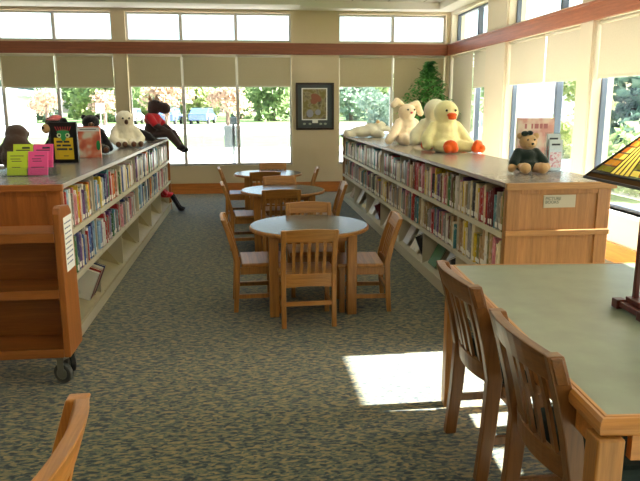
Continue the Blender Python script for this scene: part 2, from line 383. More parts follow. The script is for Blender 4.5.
# ------------------------------------------------------------------ chairs
def rail(m, w, z0, z1, yf, bulge, th, arch=0, n=10, archb=0):
    vs = []
    for i in range(n + 1):
        t = -1 + 2 * i / n; x = t * w / 2; k = 1 - t * t
        za, zb = z0 + archb * k, z1 + arch * k
        for z in (za, zb):
            y = yf(z) - bulge * k
            vs += [(x, y - th / 2, z), (x, y + th / 2, z)]
    fs = []
    for i in range(n):
        a = 4 * i; b = a + 4
        fs += [(a, b, b + 1, a + 1), (a + 2, a + 3, b + 3, b + 2), (a, a + 2, b + 2, b), (a + 1, b + 1, b + 3, a + 3)]
    fs += [(0, 1, 3, 2), (4 * n, 4 * n + 2, 4 * n + 3, 4 * n + 1)]
    m.add(vs, fs)
def make_chair(adult, label, group):
    if adult: W, D, SH, BH, LEAN, KICK, LW, crest, bulge, wz, wx, nm = .452, .43, .445, .835, .10, .035, .042, .085, .035, WAL, OAKBX, 'library_chair'
    else: W, D, SH, BH, LEAN, KICK, LW, crest, bulge, wz, wx, nm = .385, .36, .375, .705, .095, .02, .034, .085, .010, OAK, OAKX, 'childrens_chair'
    root = thing(nm, label, 'chair', group=group)
    yb = -D / 2
    def yf(z):
        if z < SH: return yb - KICK * (1 - z / SH) ** 1.5
        return yb - LEAN * ((z - SH) / (BH - SH)) ** 1.25
    dp = .062 if adult else .042
    for s in (-1, 1):
        m = MB(); zs = [0, SH * .5, SH, SH + (BH - SH) * .35, SH + (BH - SH) * .7, BH]
        d = lambda z: dp * (1 - .35 * abs(z - SH) / BH)
        f = [(yf(z) - d(z) / 2, z) for z in zs] + [(yf(z) + d(z) / 2, z) for z in reversed(zs)]
        m.prism(f, 'x', s * W / 2 - s * LW, s * W / 2); m.build('rear_leg', wz, root, bevel=.005)
        m = MB(); m.box(min(s * W / 2, s * (W / 2 - LW)), max(s * W / 2, s * (W / 2 - LW)), D / 2 - .045, D / 2 - .005, 0, SH - .03); m.build('front_leg', wz, root, bevel=.004)
    m = MB(); rail(m, W + (.012 if adult else .006), BH - crest, BH - .004, yf, bulge, .036 if adult else .024, arch=.012); m.build('crest_rail', wx, root, bevel=.004)
    lo0, lo1 = (SH - .03, SH + .045) if adult else (SH - .09, SH + .012)
    m = MB(); rail(m, W - LW * 2 + .004, lo0, lo1, yf, bulge, .022, archb=.0 if adult else .012); m.build('lower_rail', wx, root, bevel=.003)
    ns = 5; sw = .027 if adult else .022
    for i in range(ns):
        t = (-1 + 2 * (i + 1) / (ns + 1)); x = t * (W / 2 - LW); k = 1 - t * t
        m = MB(); zs = [lo1 - .004, (lo1 + BH - crest) / 2, BH - crest + .004]
        f = [(yf(z) - bulge * k - .006, z) for z in zs] + [(yf(z) - bulge * k + .006, z) for z in reversed(zs)]
        m.prism(f, 'x', x - sw / 2, x + sw / 2); m.build('slat', wz, root)
    if adult:
        m = MB(); m.box(-W / 2 + .004, W / 2 - .004, -D / 2 + .03, D / 2 + .005, SH - .07, SH - .028); m.build('seat_frame', wx, root, bevel=.004)
        m = MB(); m.box(-W / 2 + .012, W / 2 - .012, -D / 2 + .03, D / 2 + .01, SH - .028, SH + .022); m.build('seat_cushion', CUSH, root, bevel=.018)
    else:
        m = MB(); m.box(-W / 2 - .008, W / 2 + .008, -D / 2 + .028, D / 2 + .012, SH - .03, SH); m.build('seat', wx, root, bevel=.009)
        m = MB(); m.box(-W / 2 + LW, W / 2 - LW, D / 2 - .035, D / 2 - .015, SH - .085, SH - .03); m.build('apron', wx, root)
        for s in (-1, 1):
            m = MB(); x = s * (W / 2 - LW / 2); m.box(x - .009, x + .009, -D / 2 + .02, D / 2 - .045, SH - .085, SH - .03); m.build('apron', wz, root)
    zst = .16 if adult else .105
    for s in (-1, 1):
        x = s * (W / 2 - LW / 2); m = MB(); m.box(x - .009, x + .009, -D / 2 - .005, D / 2 - .045, zst, zst + .032); m.build('stretcher', wz, root)
    m = MB(); yy = 0 if adult else -D / 2 - .004; zz = zst if adult else zst + .05
    m.box(-W / 2 + LW * .6, W / 2 - LW * .6, yy - .009, yy + .009, zz, zz + .03); m.build('stretcher', wx, root)
    return root
def place(proto, first, x, y, rz, label, z=0):
    o = proto if first else copy_tree(proto)
    o.location = (x, y, z); o.rotation_euler = (0, 0, rz); o['label'] = label
    return o

# ------------------------------------------------------------------ round tables with children's chairs
def make_round():
    root = thing('round_table', 'x', 'table', group='round tables down the aisle')
    m = MB(); m.lathe([(.449, .600), (.455, .604), (.455, .618), (.449, .626), (.442, .628)], 64); m.build('table_edge', OAKX, root, smooth=False)
    m = MB(); m.lathe([(.443, .620), (.443, .6295)], 64); m.build('tabletop', GREYLAM, root)
    a = .285
    for sx in (-1, 1):
        for sy in (-1, 1):
            m = MB(); m.box(sx * a - .035, sx * a + .035, sy * a - .035, sy * a + .035, 0, .601); m.build('leg', OAK, root, bevel=.006)
    m = MB(); t = .012
    for s in (-1, 1):
        m.box(-a + .035, a - .035, s * a - t, s * a + t, .555, .601); m.box(s * a - t, s * a + t, -a + .035, a - .035, .555, .601)
    m.build('apron', OAKX, root)
    return root
tabs = [(.470, 4.865, 'near', 'nearest round wooden table with grey top, in the aisle'),
        (.395, 7.00, 'middle', 'middle one of three round wooden tables in the aisle'),
        (.300, 8.78, 'far', 'farthest round wooden table, close to the back windows')]
rt = make_round(); cc = make_chair(False, 'x', "children's chairs at the round tables"); fc = True
for i, (x, y, nm, lab) in enumerate(tabs):
    o = rt if i == 0 else copy_tree(rt)
    o.location = (x, y, 0); o['label'] = lab
    j = [0, .02, -.015][i]; bx_ = [.02, -.035, .05][i]
    sets = [(x - .060, y - .36, .02 + j, "slat back chair with its back to the camera at the %s round table"),
            (x - .375, y + .03, -PI / 2 + .04 + j, "slat back chair on the left side of the %s round table"),
            (x + .385, y - .08, PI / 2 - .06 + j, "slat back chair on the right side of the %s round table"),
            (x + .04 + bx_, y + .345, PI + .02 + j, "slat back chair facing the camera behind the %s round table")]
    for (cx, cy, rz, l) in sets:
        place(cc, fc, cx, cy, rz, l % {'near': 'nearest', 'middle': 'middle', 'far': 'farthest'}[nm]); fc = False

# ------------------------------------------------------------------ rectangular reading table, adult chairs
tr = thing('reading_table', 'long green topped oak reading table at the right with a lamp on it', 'table', (1.468, 2.200, 0), -.073)
LX0, LX1, LY0, LY1 = -.539, .665, -.825, .825
def bullnose(m, p0, p1, nrm):
    pass
m = MB(); m.box(LX0 + .029, LX1 - .029, LY0 + .029, LY1 - .029, .712, .7405); m.build('tabletop', GREENLAM, tr)
m = MB()
prof = [(0, .742), (.009, .742), (.0105, .739), (.0125, .7415), (.020, .740), (.028, .731), (.031, .715), (.028, .700), (.021, .692), (0, .690)]
def edge_strip(m, ax, sgn):
    n = len(prof); vs = []
    for e in (0, 1):
        for d, z in prof:
            if ax == 'x':
                base = (LX1 - .031) if sgn > 0 else (LX0 + .031); u = base + sgn * d; w = (LY0 + .031 - d) if e == 0 else (LY1 - .031 + d); vs.append((u, w, z))
            else:
                base = (LY1 - .031) if sgn > 0 else (LY0 + .031); u = base + sgn * d; w = (LX0 + .031 - d) if e == 0 else (LX1 - .031 + d); vs.append((w, u, z))
    m.add(vs, [tuple(range(n)), tuple(range(2 * n - 1, n - 1, -1))] + [(i, (i + 1) % n, n + (i + 1) % n, n + i) for i in range(n)])
for s in (-1, 1):
    mm = MB(); edge_strip(mm, 'x', s); mm.build('edge_band', wood('honey_edge', srgb(190, 128, 60), 'y', .3, .8) if s < 0 else HON, tr)
    mm = MB(); edge_strip(mm, 'y', s); mm.build('edge_band', HON, tr)
for sx in (-1, 1):
    for sy in (-1, 1):
        cx = (LX0 + .030) if sx < 0 else LX1 - .034; cy = sy * (.838 - .04)
        m = MB(); m.box(cx - .036, cx + .036, cy - .036, cy + .036, 0, .69); m.build('leg', OAK, tr, bevel=.006)
m = MB()
for s in (-1, 1):
    y = s * (.838 - .04); m.box(LX0 + .095, LX1 - .095, y - .012, y + .012, .62, .69)
for x in (LX0 + .04, LX1 - .04): m.box(x - .012, x + .012, -.76, .76, .62, .69)
m.build('apron', HON, tr)
ac = make_chair(True, 'x', 'adult slat back chairs')
place(ac, True, 1.180, 2.545, -PI / 2, 'backlit oak chair at the green table, the farther of its two on the left')
place(ac, False, 1.155, 1.835, -PI / 2, 'backlit oak chair at the green table, the nearer one with its curved back towards us')
place(ac, False, 2.26, 2.55, PI / 2 - .03, 'oak chair across the green table, outside the right edge of the photo')
place(ac, False, 2.22, 1.75, PI / 2 - .03, 'oak chair across the green table by its near end, outside the photo')
place(ac, False, -.728, 1.305, PI / 2, 'orange oak chair at the bottom left corner, only its curved back showing')

fore = [o for o in S.objects if o.name.startswith('library_chair') and o.get('label', '').startswith('orange oak')][0]
OAKLITZ = wood('chair_oak_lit_z', srgb(196, 130, 58), 'z', .35, .8)  # same chair oak, lightened in colour for its window light
for ch in fore.children:
    if 'cushion' not in ch.name:
        hor = ch.data.materials[0] == OAKBX
        ch.material_slots[0].link = 'OBJECT'; ch.material_slots[0].material = HON if hor else OAKLITZ
# ------------------------------------------------------------------ lamp
lp = thing('table_lamp', 'mission style table lamp with square stained glass shade on the green table', 'lamp', (1.518, 2.20, .7425), -.02)
LWD = simple('lamp_wood', srgb(92, 40, 30), .35, .2, 20); LEAD = simple('lamp_leading', srgb(40, 28, 22), .4)
m = MB(); m.box(-.095, .095, -.095, .095, .008, .03); m.box(-.07, .07, -.07, .07, .03, .05)
for sx in (-1, 1):
    for sy in (-1, 1): m.box(sx * .085 - .02, sx * .085 + .02, sy * .085 - .02, sy * .085 + .02, 0, .036)
m.build('lamp_base', LWD, lp, bevel=.003)
for sx in (-1, 1):
    for sy in (-1, 1):
        m = MB(); m.box(sx * .045 - .009, sx * .045 + .009, sy * .045 - .009, sy * .045 + .009, .05, .52); m.build('post', LWD, lp, bevel=.002)
m = MB(); m.box(-.06, .06, -.06, .06, .47, .485); m.box(-.06, .06, -.06, .06, .445, .455); m.build('crossbar', LWD, lp)
m = MB(); m.tube([(0, 0, .485), (0, 0, .56)], .014, 10); m.build('socket', STEEL, lp)
BULB = simple('bulb_glass', srgb(250, 240, 215), .3)
m = MB(); m.ball((0, 0, .595), (.03, .03, .04)); m.build('bulb', BULB, lp, smooth=True)
BL_ = bpy.data.lights.new('bulb_light', 'POINT'); BL_.energy = 5; BL_.color = (1, .86, .62); BL_.shadow_soft_size = .035
bo = link(bpy.data.objects.new('bulb_light', BL_)); bo.parent = lp; bo.location = (0, 0, .645)
AMB = translucent('glass_amber', srgb(176, 122, 52), srgb(224, 156, 60), .6); YEL = translucent('glass_yellow', srgb(236, 216, 110), srgb(255, 236, 120), .65); BRN = translucent('glass_brown', srgb(84, 62, 44), srgb(96, 70, 44), .4)
ORG = translucent('glass_orange', srgb(166, 98, 48), srgb(214, 122, 56), .6); OLV = translucent('glass_olive', srgb(110, 110, 50), srgb(150, 150, 60), .55)
HB_, ZB_, ZT_, HT_ = .205, .500, .715, .022
shade = link(bpy.data.objects.new('lamp_shade', None)); shade.parent = lp
rg = random.Random(3)
for k in range(4):
    a = k * PI / 2; ca, sa = math.cos(a), math.sin(a)
    def P(u, t, off=0):   # u -1..1 across, t 0 bottom..1 top
        h = HB_ + (HT_ - HB_) * t + off; x, y = h, u * (HB_ + (HT_ - HB_) * t)
        return (ca * x - sa * y, sa * x + ca * y, ZB_ + (ZT_ - ZB_) * t)
    g = MB(); ld = MB()
    def pane(u0, u1, t0, t1, mi):
        e = .012
        g.add([P(u0, t0), P(u1, t0), P(u1, t1), P(u0, t1)], [(0, 1, 2, 3)], mi)
    rows = [.13, .24, .35, .46, .57, .68, .80, .92]
    pane(-1, 1, 0, .10, 4)
    for t0, t1 in zip(rows, rows[1:]):
        # central tall strips as slightly fanned columns, bricks either side
        cw = .34
        for i in range(4):
            u0 = -cw + 2 * cw * i / 4; pane(u0 + .012, u0 + 2 * cw / 4 - .012, t0, t1, 1)
        for s in (-1, 1):
            nb = 2
            cuts = [cw + (1 - cw) * q for q in ([0, .45, .9] if rg.random() < .5 else [0, .6, .92])]
            for c0, c1 in zip(cuts, cuts[1:]):
                u = sorted((s * c0 + s * .02, s * c1)); pane(u[0], u[1], t0 + .012, t1 - .012, rg.choice([0, 0, 0, 2, 2, 3, 1]))
    g.build('glass_panel', [AMB, YEL, ORG, OLV, BRN], shade, fix=False)
    # leading: dark backing bars just outside the glass
    def bar(u0, t0, u1, t1, r=.0022): ld.tube([P(u0, t0, .001), P(u1, t1, .001)], r, 6)
    bar(-1, 0, 1, 0, .006); bar(-1, .105, 1, .105, .004)
    bar(-1, 0, -1, 1, .005)
    for t in rows: bar(-1, t, -.35, t, .0016); bar(.35, t, 1, t, .0016)
    for u in (-.345, -.17, 0, .17, .345): bar(u, .1, u, .93)
    bar(-1, .93, 1, .93, .003)
    ld.build('leading', LEAD, shade)
m = MB(); m.box(-.026, .026, -.026, .026, ZT_ - .004, ZT_ + .006); m.ball((0, 0, ZT_ + .02), .012); m.build('finial', LEAD, shade)

# ------------------------------------------------------------------ bookcases
CH = 1.058; SHELVES = [.43, .735]   # board tops
def make_case(label, y0, y1, xf, xb, nb, pan, panx):
    """xf: x of the open front, xb: x of the closed back."""
    s = 1 if xb > xf else -1
    lo, hi = min(xf, xb), max(xf, xb)
    root = thing('bookcase', label, 'bookcase', (xf, y0, 0))
    L = y1 - y0; Dp = hi - lo
    X = lambda d: s * d
    def bx(m, d0, d1, a, b, z0, z1):
        p, q = sorted((X(d0), X(d1))); m.box(p, q, a, b, z0, z1)
    # end panels with stiles, rails and mid moulding
    for e in (0, 1):
        ya, yb = (.0, .045) if e == 0 else (L - .045, L)
        ep = MB(); bx(ep, .031, Dp - .005, ya + .010, yb - .010, 0, CH - .042); po = ep.build('end_panel', pan, root)
        yo = ya if e == 0 else yb - .014
        fr = MB(); w = .085
        bx(fr, 0, w, yo, yo + .014, 0, CH - .042); bx(fr, Dp - w, Dp, yo, yo + .014, 0, CH - .042)
        bx(fr, w, Dp - w, yo, yo + .014, CH - .072, CH - .042); bx(fr, w, Dp - w, yo, yo + .014, 0, .12)
        fr.build('panel_frame', pan, po, bevel=.003)
        y2 = (ya - .008) if e == 0 else (yb + .002)
        mo = MB(); bx(mo, -.004, Dp + .004, min(ya - .010, ya) if e == 0 else yb, ya + .012 if e == 0 else yb + .010, .728, .762); mo.build('moulding', panx, po, bevel=.004)
        edge = MB(); bx(edge, -.002, .03, ya + .0145 if e == 0 else ya, yb if e == 0 else yb - .0145, 0, CH - .042); edge.build('panel_edge', pan, po)
    # counter
    m = MB(); bx(m, -.012, Dp + .012, -.012, L + .012, CH - .010, CH); m.build('countertop', TOPLAM, root)
    for q0, q1 in ((-.030, 0), (L, L + .03)):
        m = MB(); bx(m, -.02, Dp + .02, q0, q1, CH - .042, CH - .0005); m.build('counter_nosing', panx, root, bevel=.005)
    m = MB(); bx(m, -.020, -.0, 0, L, CH - .028, CH - .0005); bx(m, Dp, Dp + .02, 0, L, CH - .042, CH - .0005); m.build('counter_edge', simple('counter_edge_grey', srgb(168, 162, 156), .35) if s < 0 else simple('counter_edge_brown', srgb(112, 84, 66), .4), root, bevel=.003)
    m = MB(); bx(m, .0, Dp, 0.0, L, CH - .030, CH - .010); m.build('sub_top', DARK, root)  # dark colour stands in for the shadow gap under the counter
    m = MB(); bx(m, .30, Dp, .045, L - .045, .0, CH - .03); m.build('back_panel', METALW, root)
    m = MB(); bx(m, .005, .3, .045, L - .045, 0, .085); m.build('base', METALW, root, bevel=.004)
    bw = (L - .09) / nb
    for k in range(nb + 1):
        y = .045 + bw * k; m = MB(); bx(m, .03, .30, max(.045, y - .006), min(L - .045, y + .006), .085, CH - .03); m.build('upright', METALW, root)
    for k in range(nb):
        a = .045 + bw * k + .007; b = a + bw - .014
        for z in SHELVES:
            m = MB(); bx(m, .0, .298, a, b, z - .012, z); bx(m, -.004, .004, a, b, z - .030, z + .006); m.build('shelf', METALW, root)
        m = MB()   # slanted bottom display shelf
        p = [(X(.02), .086), (X(.298), .086), (X(.298), .20)]
        m.prism(p, 'y', a, b); bx(m, .0, .012, a, b, .086, .105); m.build('bottom_shelf', METALB if s < 0 else METALW, root)  # left shelf's darker beige has its shade put into the colour
    return root, bw
YL0, YL1, XFL, XBL = 4.06, 9.88, -1.115, -1.785
YR0, YR1, XFR, XBR = 3.755, 10.50, 1.571, 2.236
caseL, bwL = make_case('long low bookcase on the left of the aisle with dark plush animals on top', YL0, YL1, XFL, XBL, 6, REDOAK, OAKSHDX)
caseR, bwR = make_case('long low bookcase on the right of the aisle with pale plush animals on top', YR0, YR1, XFR, XBR, 7, OAKP, OAKPX)

def text_mesh(name, body, size, mat, parent, loc, rot, depth=.0008, align='LEFT'):
    c = bpy.data.curves.new(name + '_curve', 'FONT'); c.body = body; c.size = size; c.extrude = depth; c.align_x = align; c.space_line = .85
    t = link(bpy.data.objects.new(name + '_tmp', c)); bpy.context.view_layer.update()
    me = bpy.data.meshes.new_from_object(t.evaluated_get(bpy.context.evaluated_depsgraph_get()))
    bpy.data.objects.remove(t); me.materials.clear(); me.materials.append(mat)
    o = link(bpy.data.objects.new(name, me)); o.parent = parent; o.location = loc; o.rotation_euler = rot; return o
sg = thing('shelf_sign', 'small grey PICTURE BOOKS sign on the end of the right bookcase', 'sign', (1.806, YR0 + .0098, .900))
SIGNM = simple('sign_grey', srgb(178, 172, 150), .5)
m = MB(); m.box(0, .205, -.006, 0, 0, .078); m.build('sign_plate', SIGNM, sg, bevel=.001)
text_mesh('lettering', 'PICTURE\nBOOKS', .026, simple('sign_letter', srgb(84, 92, 84), .6), sg, (.010, -.0065, .048), (PI / 2, 0, 0))

# ------------------------------------------------------------------ books
PAL = [('red', (170, 42, 40)), ('teal', (60, 130, 135)), ('navy', (44, 56, 104)), ('white', (226, 222, 214)), ('cream', (222, 208, 172)), ('yellow', (216, 186, 52)),
       ('green', (70, 118, 64)), ('purple', (112, 76, 130)), ('brown', (112, 76, 50)), ('black', (42, 38, 40)), ('grey', (146, 142, 136)), ('pink', (206, 130, 140)),
       ('orange', (214, 112, 44)), ('light blue', (140, 176, 204)), ('maroon', (104, 34, 42)), ('tan', (178, 146, 104)), ('olive', (120, 116, 62)), ('blue', (62, 96, 164))]
COV = {n: cover_mat('cover_' + n.replace(' ', '_'), srgb(*c)) for n, c in PAL}
def unit_book(n):   # x: depth 0..1 (0 spine), y: thickness -.5...5, z: height 0..1
    m = MB(); t = .10
    m.box(0, 1, -.5, -.5 + t, 0, 1); m.box(0, 1, .5 - t, .5, 0, 1)
    sp = [(0.0, -.5 + t), (-.03, -.3), (-.04, 0), (-.03, .3), (0, .5 - t), (.03, .5 - t), (.03, -.5 + t)]
    m.prism(sp, 'z', 0, 1); m.box(.03, .97, -.5 + t, .5 - t, .012, .985, 1)
    me = m.mesh('book_' + n.replace(' ', '_'), [COV[n], PAGE]); return me
UB = {n: unit_book(n) for n, _ in PAL}
m = MB(); m.box(-.052, -.041, -.42, .42, .06, .20); LABM = m.mesh('spine_label', LABELW)
ones = ['', 'first', 'second', 'third', 'fourth', 'fifth', 'sixth', 'seventh', 'eighth', 'ninth', 'tenth', 'eleventh', 'twelfth', 'thirteenth', 'fourteenth', 'fifteenth', 'sixteenth', 'seventeenth', 'eighteenth', 'nineteenth']
tens = {2: ('twenty', 'twentieth'), 3: ('thirty', 'thirtieth'), 4: ('forty', 'fortieth'), 5: ('fifty', 'fiftieth'), 6: ('sixty', 'sixtieth'), 7: ('seventy', 'seventieth'), 8: ('eighty', 'eightieth'), 9: ('ninety', 'ninetieth')}
def ordw(n):
    if n < 20: return ones[n]
    return tens[n // 10][1] if n % 10 == 0 else tens[n // 10][0] + '-' + ones[n % 10]
plan = []   # (dist, case, shelf, idx, x, y, z, thickness, depth, height, colour, s)
bookends = []
def fill(case, y0, xf, s, nb, bw, pools):
    rb = random.Random(11 if case == 'left' else 23)
    for si, zt in enumerate(SHELVES):
        idx = 0
        for k in range(nb):
            a = y0 + .045 + bw * k + .016; b = a + bw - .032
            stop = b - rb.uniform(.05, .10) if case == 'left' else b - rb.uniform(.0, .03)
            if case == 'right' and k == 3 and si == 1: stop = b - .12
            y = a; base_h = rb.uniform(.215, .245); run = 0; col = 'white'
            while True:
                t = rb.choice([.012, .016, .02, .024, .03, .036, .046]) * rb.uniform(.9, 1.1) * 1.15
                if y + t > stop: break
                if run <= 0: col = rb.choice(pools); run = rb.choice([1, 1, 1, 2])
                run -= 1
                h = min(.262, base_h + rb.uniform(-.045, .03)); d = rb.uniform(.17, .22)
                if case == 'left' and k == 5: col = rb.choice(['white', 'cream', 'white', 'pink', 'white', 'grey'])
                idx += 1; ins = rb.uniform(.018, .034)
                plan.append([y, case, si, idx, xf + s * ins, y + t / 2, zt + .0006, t - .0008, d, h, col, s])
                y += t
            bookends.append((case, si, k, xf, s, y + .003, zt))
poolL = ['white', 'light blue', 'purple', 'teal', 'pink', 'cream', 'navy', 'grey', 'green', 'yellow', 'red', 'white', 'blue', 'cream', 'orange', 'white', 'light blue', 'white', 'grey']
poolR = ['cream', 'tan', 'red', 'white', 'teal', 'brown', 'tan', 'yellow', 'grey', 'olive', 'black', 'pink', 'green', 'cream', 'purple', 'tan', 'cream', 'grey', 'tan', 'brown', 'grey', 'olive', 'maroon']
fill('left', YL0, XFL, -1, 6, bwL, poolL)
fill('right', YR0, XFR, 1, 7, bwR, poolR)
plan.sort(key=lambda p: p[0])
near, far = plan[:292], plan[292:]
def size_word(t, h): return 'thick' if t > .036 else ('thin' if t < .019 else ('tall' if h > .235 else 'small'))
for i, (yy, case, si, idx, x, y, z, t, d, h, c, s) in enumerate(near):
    o = link(bpy.data.objects.new('picture_book', UB[c]))
    o.location = (x, y, z); o.scale = (d * s, t, h) if s > 0 else (d, t, h)
    if s < 0: o.rotation_euler = (0, 0, PI)
    tag(o, '%s %s picture book, %s from near end, %s shelf of %s bookcase' % (size_word(t, h), c, ordw(idx), ['middle', 'top'][si], case), 'book', 'picture books on the bookcase shelves')
    if t > .017 and i % 5 != 0 and i < 240:
        l = link(bpy.data.objects.new('spine_label', LABM)); l.parent = o
mb = MB(); cols = [n for n, _ in PAL]
for (yy, case, si, idx, x, y, z, t, d, h, c, s) in far:
    ci = cols.index(c)
    a, b = sorted((x, x + s * d)); mb.box(a, b, y - t / 2, y + t / 2, z, z + h - .004, ci)
    q = x - s * .002; a, b = sorted((q, q + s * .0015)); mb.box(a, b, y - t * .4, y + t * .4, z + h * .06, z + h * .2, len(cols))
tag(mb.build('picture_books', [COV[n] for n in cols] + [LABELW]), 'far rows of picture books on both long bookcases', 'books', None, 'stuff')

# metal book supports
def support_mesh(s):
    m = MB(); m.prism([(s * .03, 0), (s * .15, 0), (s * .15, .20), (s * .12, .20)], 'y', -.0012, .0012)
    a, b = sorted((s * .03, s * .15)); m.box(a, b, .0012, .06, 0, .0015); return m.mesh('book_support', METALB)
SUP = {1: support_mesh(1), -1: support_mesh(-1)}
bayw = ['nearest', 'second', 'third', 'fourth', 'fifth', 'sixth', 'seventh']
for (case, si, k, xf, s, y, z) in bookends:
    if case == 'right' and not (k == 3 and si == 1): continue
    o = link(bpy.data.objects.new('book_support', SUP[s])); o.location = (xf, y, z + .0006)
    tag(o, 'beige metal book support, %s bay of the %s shelf, %s bookcase' % (bayw[k], ['middle', 'top'][si], case), 'bookend', 'metal book supports')
def support_big():
    m = MB(); m.prism([(-.035, .106), (-.28, .205), (-.28, .36), (-.22, .36)], 'y', -.0015, .0015); return m.mesh('book_support', METALB)
SB = support_big()
for k in range(6):
    o = link(bpy.data.objects.new('book_support', SB)); o.location = (XFL, YL0 + .045 + bwL * (k + .86), .0)
    tag(o, 'beige slanted metal support in the %s bay of the left bookcase bottom shelf' % bayw[k], 'bookend', 'metal book supports')
# books leaning on the bottom shelves
def display_book(loc, w, h, th, rot, c, label, group='books standing on the bottom shelves'):
    r = thing('display_book', label, 'book', loc, 0, group); r.rotation_euler = rot
    m = MB(); m.box(-w / 2, w / 2, -th / 2, -th / 2 + .003, 0, h); m.box(-w / 2, w / 2, th / 2 - .003, th / 2, 0, h); m.box(-w / 2, -w / 2 + .003, -th / 2, th / 2, 0, h)
    m.build('cover', COV[c] if isinstance(c, str) else c, r)
    m = MB(); m.box(-w / 2 + .003, w / 2 - .004, -th / 2 + .003, th / 2 - .003, .003, h - .003); m.build('pages', PAGE, r)
    return r
for k, (dy, c, w, h, lab) in enumerate([(.30, 'cream', .19, .25, 'cream'), (.62, 'white', .17, .24, 'white'), (1.25, 'white', .22, .27, 'large white'), (1.62, 'green', .2, .2, 'green'), (2.25, 'cream', .23, .27, 'large cream'), (2.6, 'white', .16, .22, 'small white'),
                                   (3.15, 'tan', .2, .26, 'tan'), (3.55, 'cream', .2, .25, 'pale cream'), (4.1, 'grey', .18, .25, 'grey'), (4.5, 'cream', .22, .26, 'faded cream'), (5.0, 'yellow', .19, .25, 'yellow'), (5.5, 'cream', .2, .24, 'plain cream'), (6.1, 'tan', .2, .24, 'light tan')]):
    display_book((XFR + .055, YR0 + .1 + dy, .118), w + .03, h + .02, .012, (-math.radians(28), 0, -PI / 2), c,
                 '%s book face out, %s from near end, bottom shelf of right bookcase' % (lab, ordw(k + 1)), 'face-out books on the right bottom shelf')
for k, (dy, c, lab) in enumerate([(1.02, 'black', 'dark book standing edge out, nearest on the right bookcase bottom shelf'), (1.98, 'black', 'dark book standing edge out, second on the right bookcase bottom shelf'),
                                  (2.92, 'brown', 'brown book standing edge out, third on the right bookcase bottom shelf'), (3.9, 'maroon', 'maroon book standing edge out, fourth on the right bookcase bottom shelf')]):
    display_book((XFR + .11, YR0 + dy, .131), .12, .24, .03, (.0, -.39, .0), c, lab, 'edge-out books on the right bottom shelf')
for k, (dy, c, t) in enumerate([(.18, 'white', .03), (.23, 'red', .028), (.27, 'white', .03), (.315, 'red', .04), (.37, 'navy', .025)]):
    display_book((XFL - .12, YL0 + .55 + dy, .135), .14, .22 + .01 * (k % 3), t, (.0, -.39, PI), c, '%s book leaning in the nearest bay bottom shelf, left bookcase, %s of five' % ({'red': 'red'}.get(c, c), ordw(k + 1)), 'books in the left bottom shelf')

# ------------------------------------------------------------------ book cart
ct = thing('book_cart', 'wooden book cart on casters at the left, empty shelves', 'cart', (-1.43, 3.50, 0))
CW = .45
def endp(x0, x1):
    m = MB(); pts = [(0, .165), (.27, .165), (.255, .90), (.235, .955), (.20, .985), (.05, 1.0), (.02, .99), (0, .96)]
    m.prism(pts, 'x', x0, x1); return m.build('end_panel', HONZ, ct, bevel=.005)
HONZ = wood('cart_oak', srgb(158, 94, 38), 'z', .35, .8); HONX = wood('cart_oak_x', srgb(158, 94, 38), 'x', .35, .8)
e1 = endp(CW - .035, CW); e2 = endp(-CW, -CW + .035)
for z in (.845, .535, .20):
    m = MB(); m.box(-CW + .035, CW - .035, .004, .255, z - .006, z + .016); m.box(-CW + .035, CW - .035, .0, .022, z - .035, z + .016); m.build('shelf', HONX, ct, bevel=.003)
m = MB(); m.box(-CW + .035, CW - .035, .245, .255, .17, .86); m.build('back_panel', HONX, ct)
for sx in (-1, 1):
    for yy in (.05, .22):
        c = thing('caster', None, None); c.parent = ct; c.location = (sx * (CW - .06), yy, 0); c.rotation_euler = (0, 0, 1.15 if yy < .1 else .5)
        for k in ('label', 'category'):
            if k in c: del c[k]
        m = MB(); m.tube([(-.014, 0, .058), (.014, 0, .058)], .058, 24); m.build('tyre', GREYR if yy < .1 else BLACKR, c, bevel=.006)
        m = MB(); m.tube([(-.017, 0, .058), (.017, 0, .058)], .034, 20); m.build('wheel_hub', STEEL, c)
        m = MB(); m.box(-.024, -.019, -.02, .02, .05, .145); m.box(.019, .024, -.02, .02, .05, .145); m.box(-.03, .03, -.03, .03, .145, .165); m.build('fork', STEEL, c)
m = MB(); m.box(CW + .0002, CW + .001, .07, .235, .63, .93); lab = m.build('paper_notice', PAPER, ct); tag(lab, 'white paper notice with faint blue writing')
m = MB(); rg = random.Random(5)
for i in range(9):
    z = .90 - i * .028
    y = .085
    while y < .20:
        w = rg.uniform(.012, .03); m.box(CW + .001, CW + .0014, y, min(y + w, .22), z - .008, z); y += w + .008
m.build('notice_writing', INKB, lab)

# ------------------------------------------------------------------ plush animals
def fur(name, c, var=.12): return simple(name, c, .95, var, 18, sheen=.4, bump=.5, bscale=260, spec=.15)
F_BROWN = fur('fur_brown', srgb(74, 54, 44)); F_BLACK = fur('fur_black', srgb(26, 22, 24)); F_WHITE = fur('fur_white', srgb(238, 230, 204), .06); F_CREAM = fur('fur_cream', srgb(246, 224, 190), .06)
F_YEL = fur('fur_yellow', srgb(252, 242, 180), .05); F_PALE = fur('fur_pale_yellow', srgb(246, 240, 206), .05); F_ORG = fur('felt_orange', srgb(240, 96, 24)); F_TAN = fur('fur_tan', srgb(206, 166, 116)); F_GREEN = fur('cloth_green', srgb(28, 44, 36))
F_RED = fur('cloth_red', srgb(196, 30, 44)); F_PINK = fur('cloth_pink', srgb(236, 120, 120)); F_DKBR = fur('felt_brown', srgb(98, 66, 44)); F_MOOSE = fur('fur_moose', srgb(58, 40, 38)); F_ANT = fur('felt_antler', srgb(150, 116, 80))
EYE = simple('eye_black', srgb(14, 12, 12), .15)
CT = CH + .0005
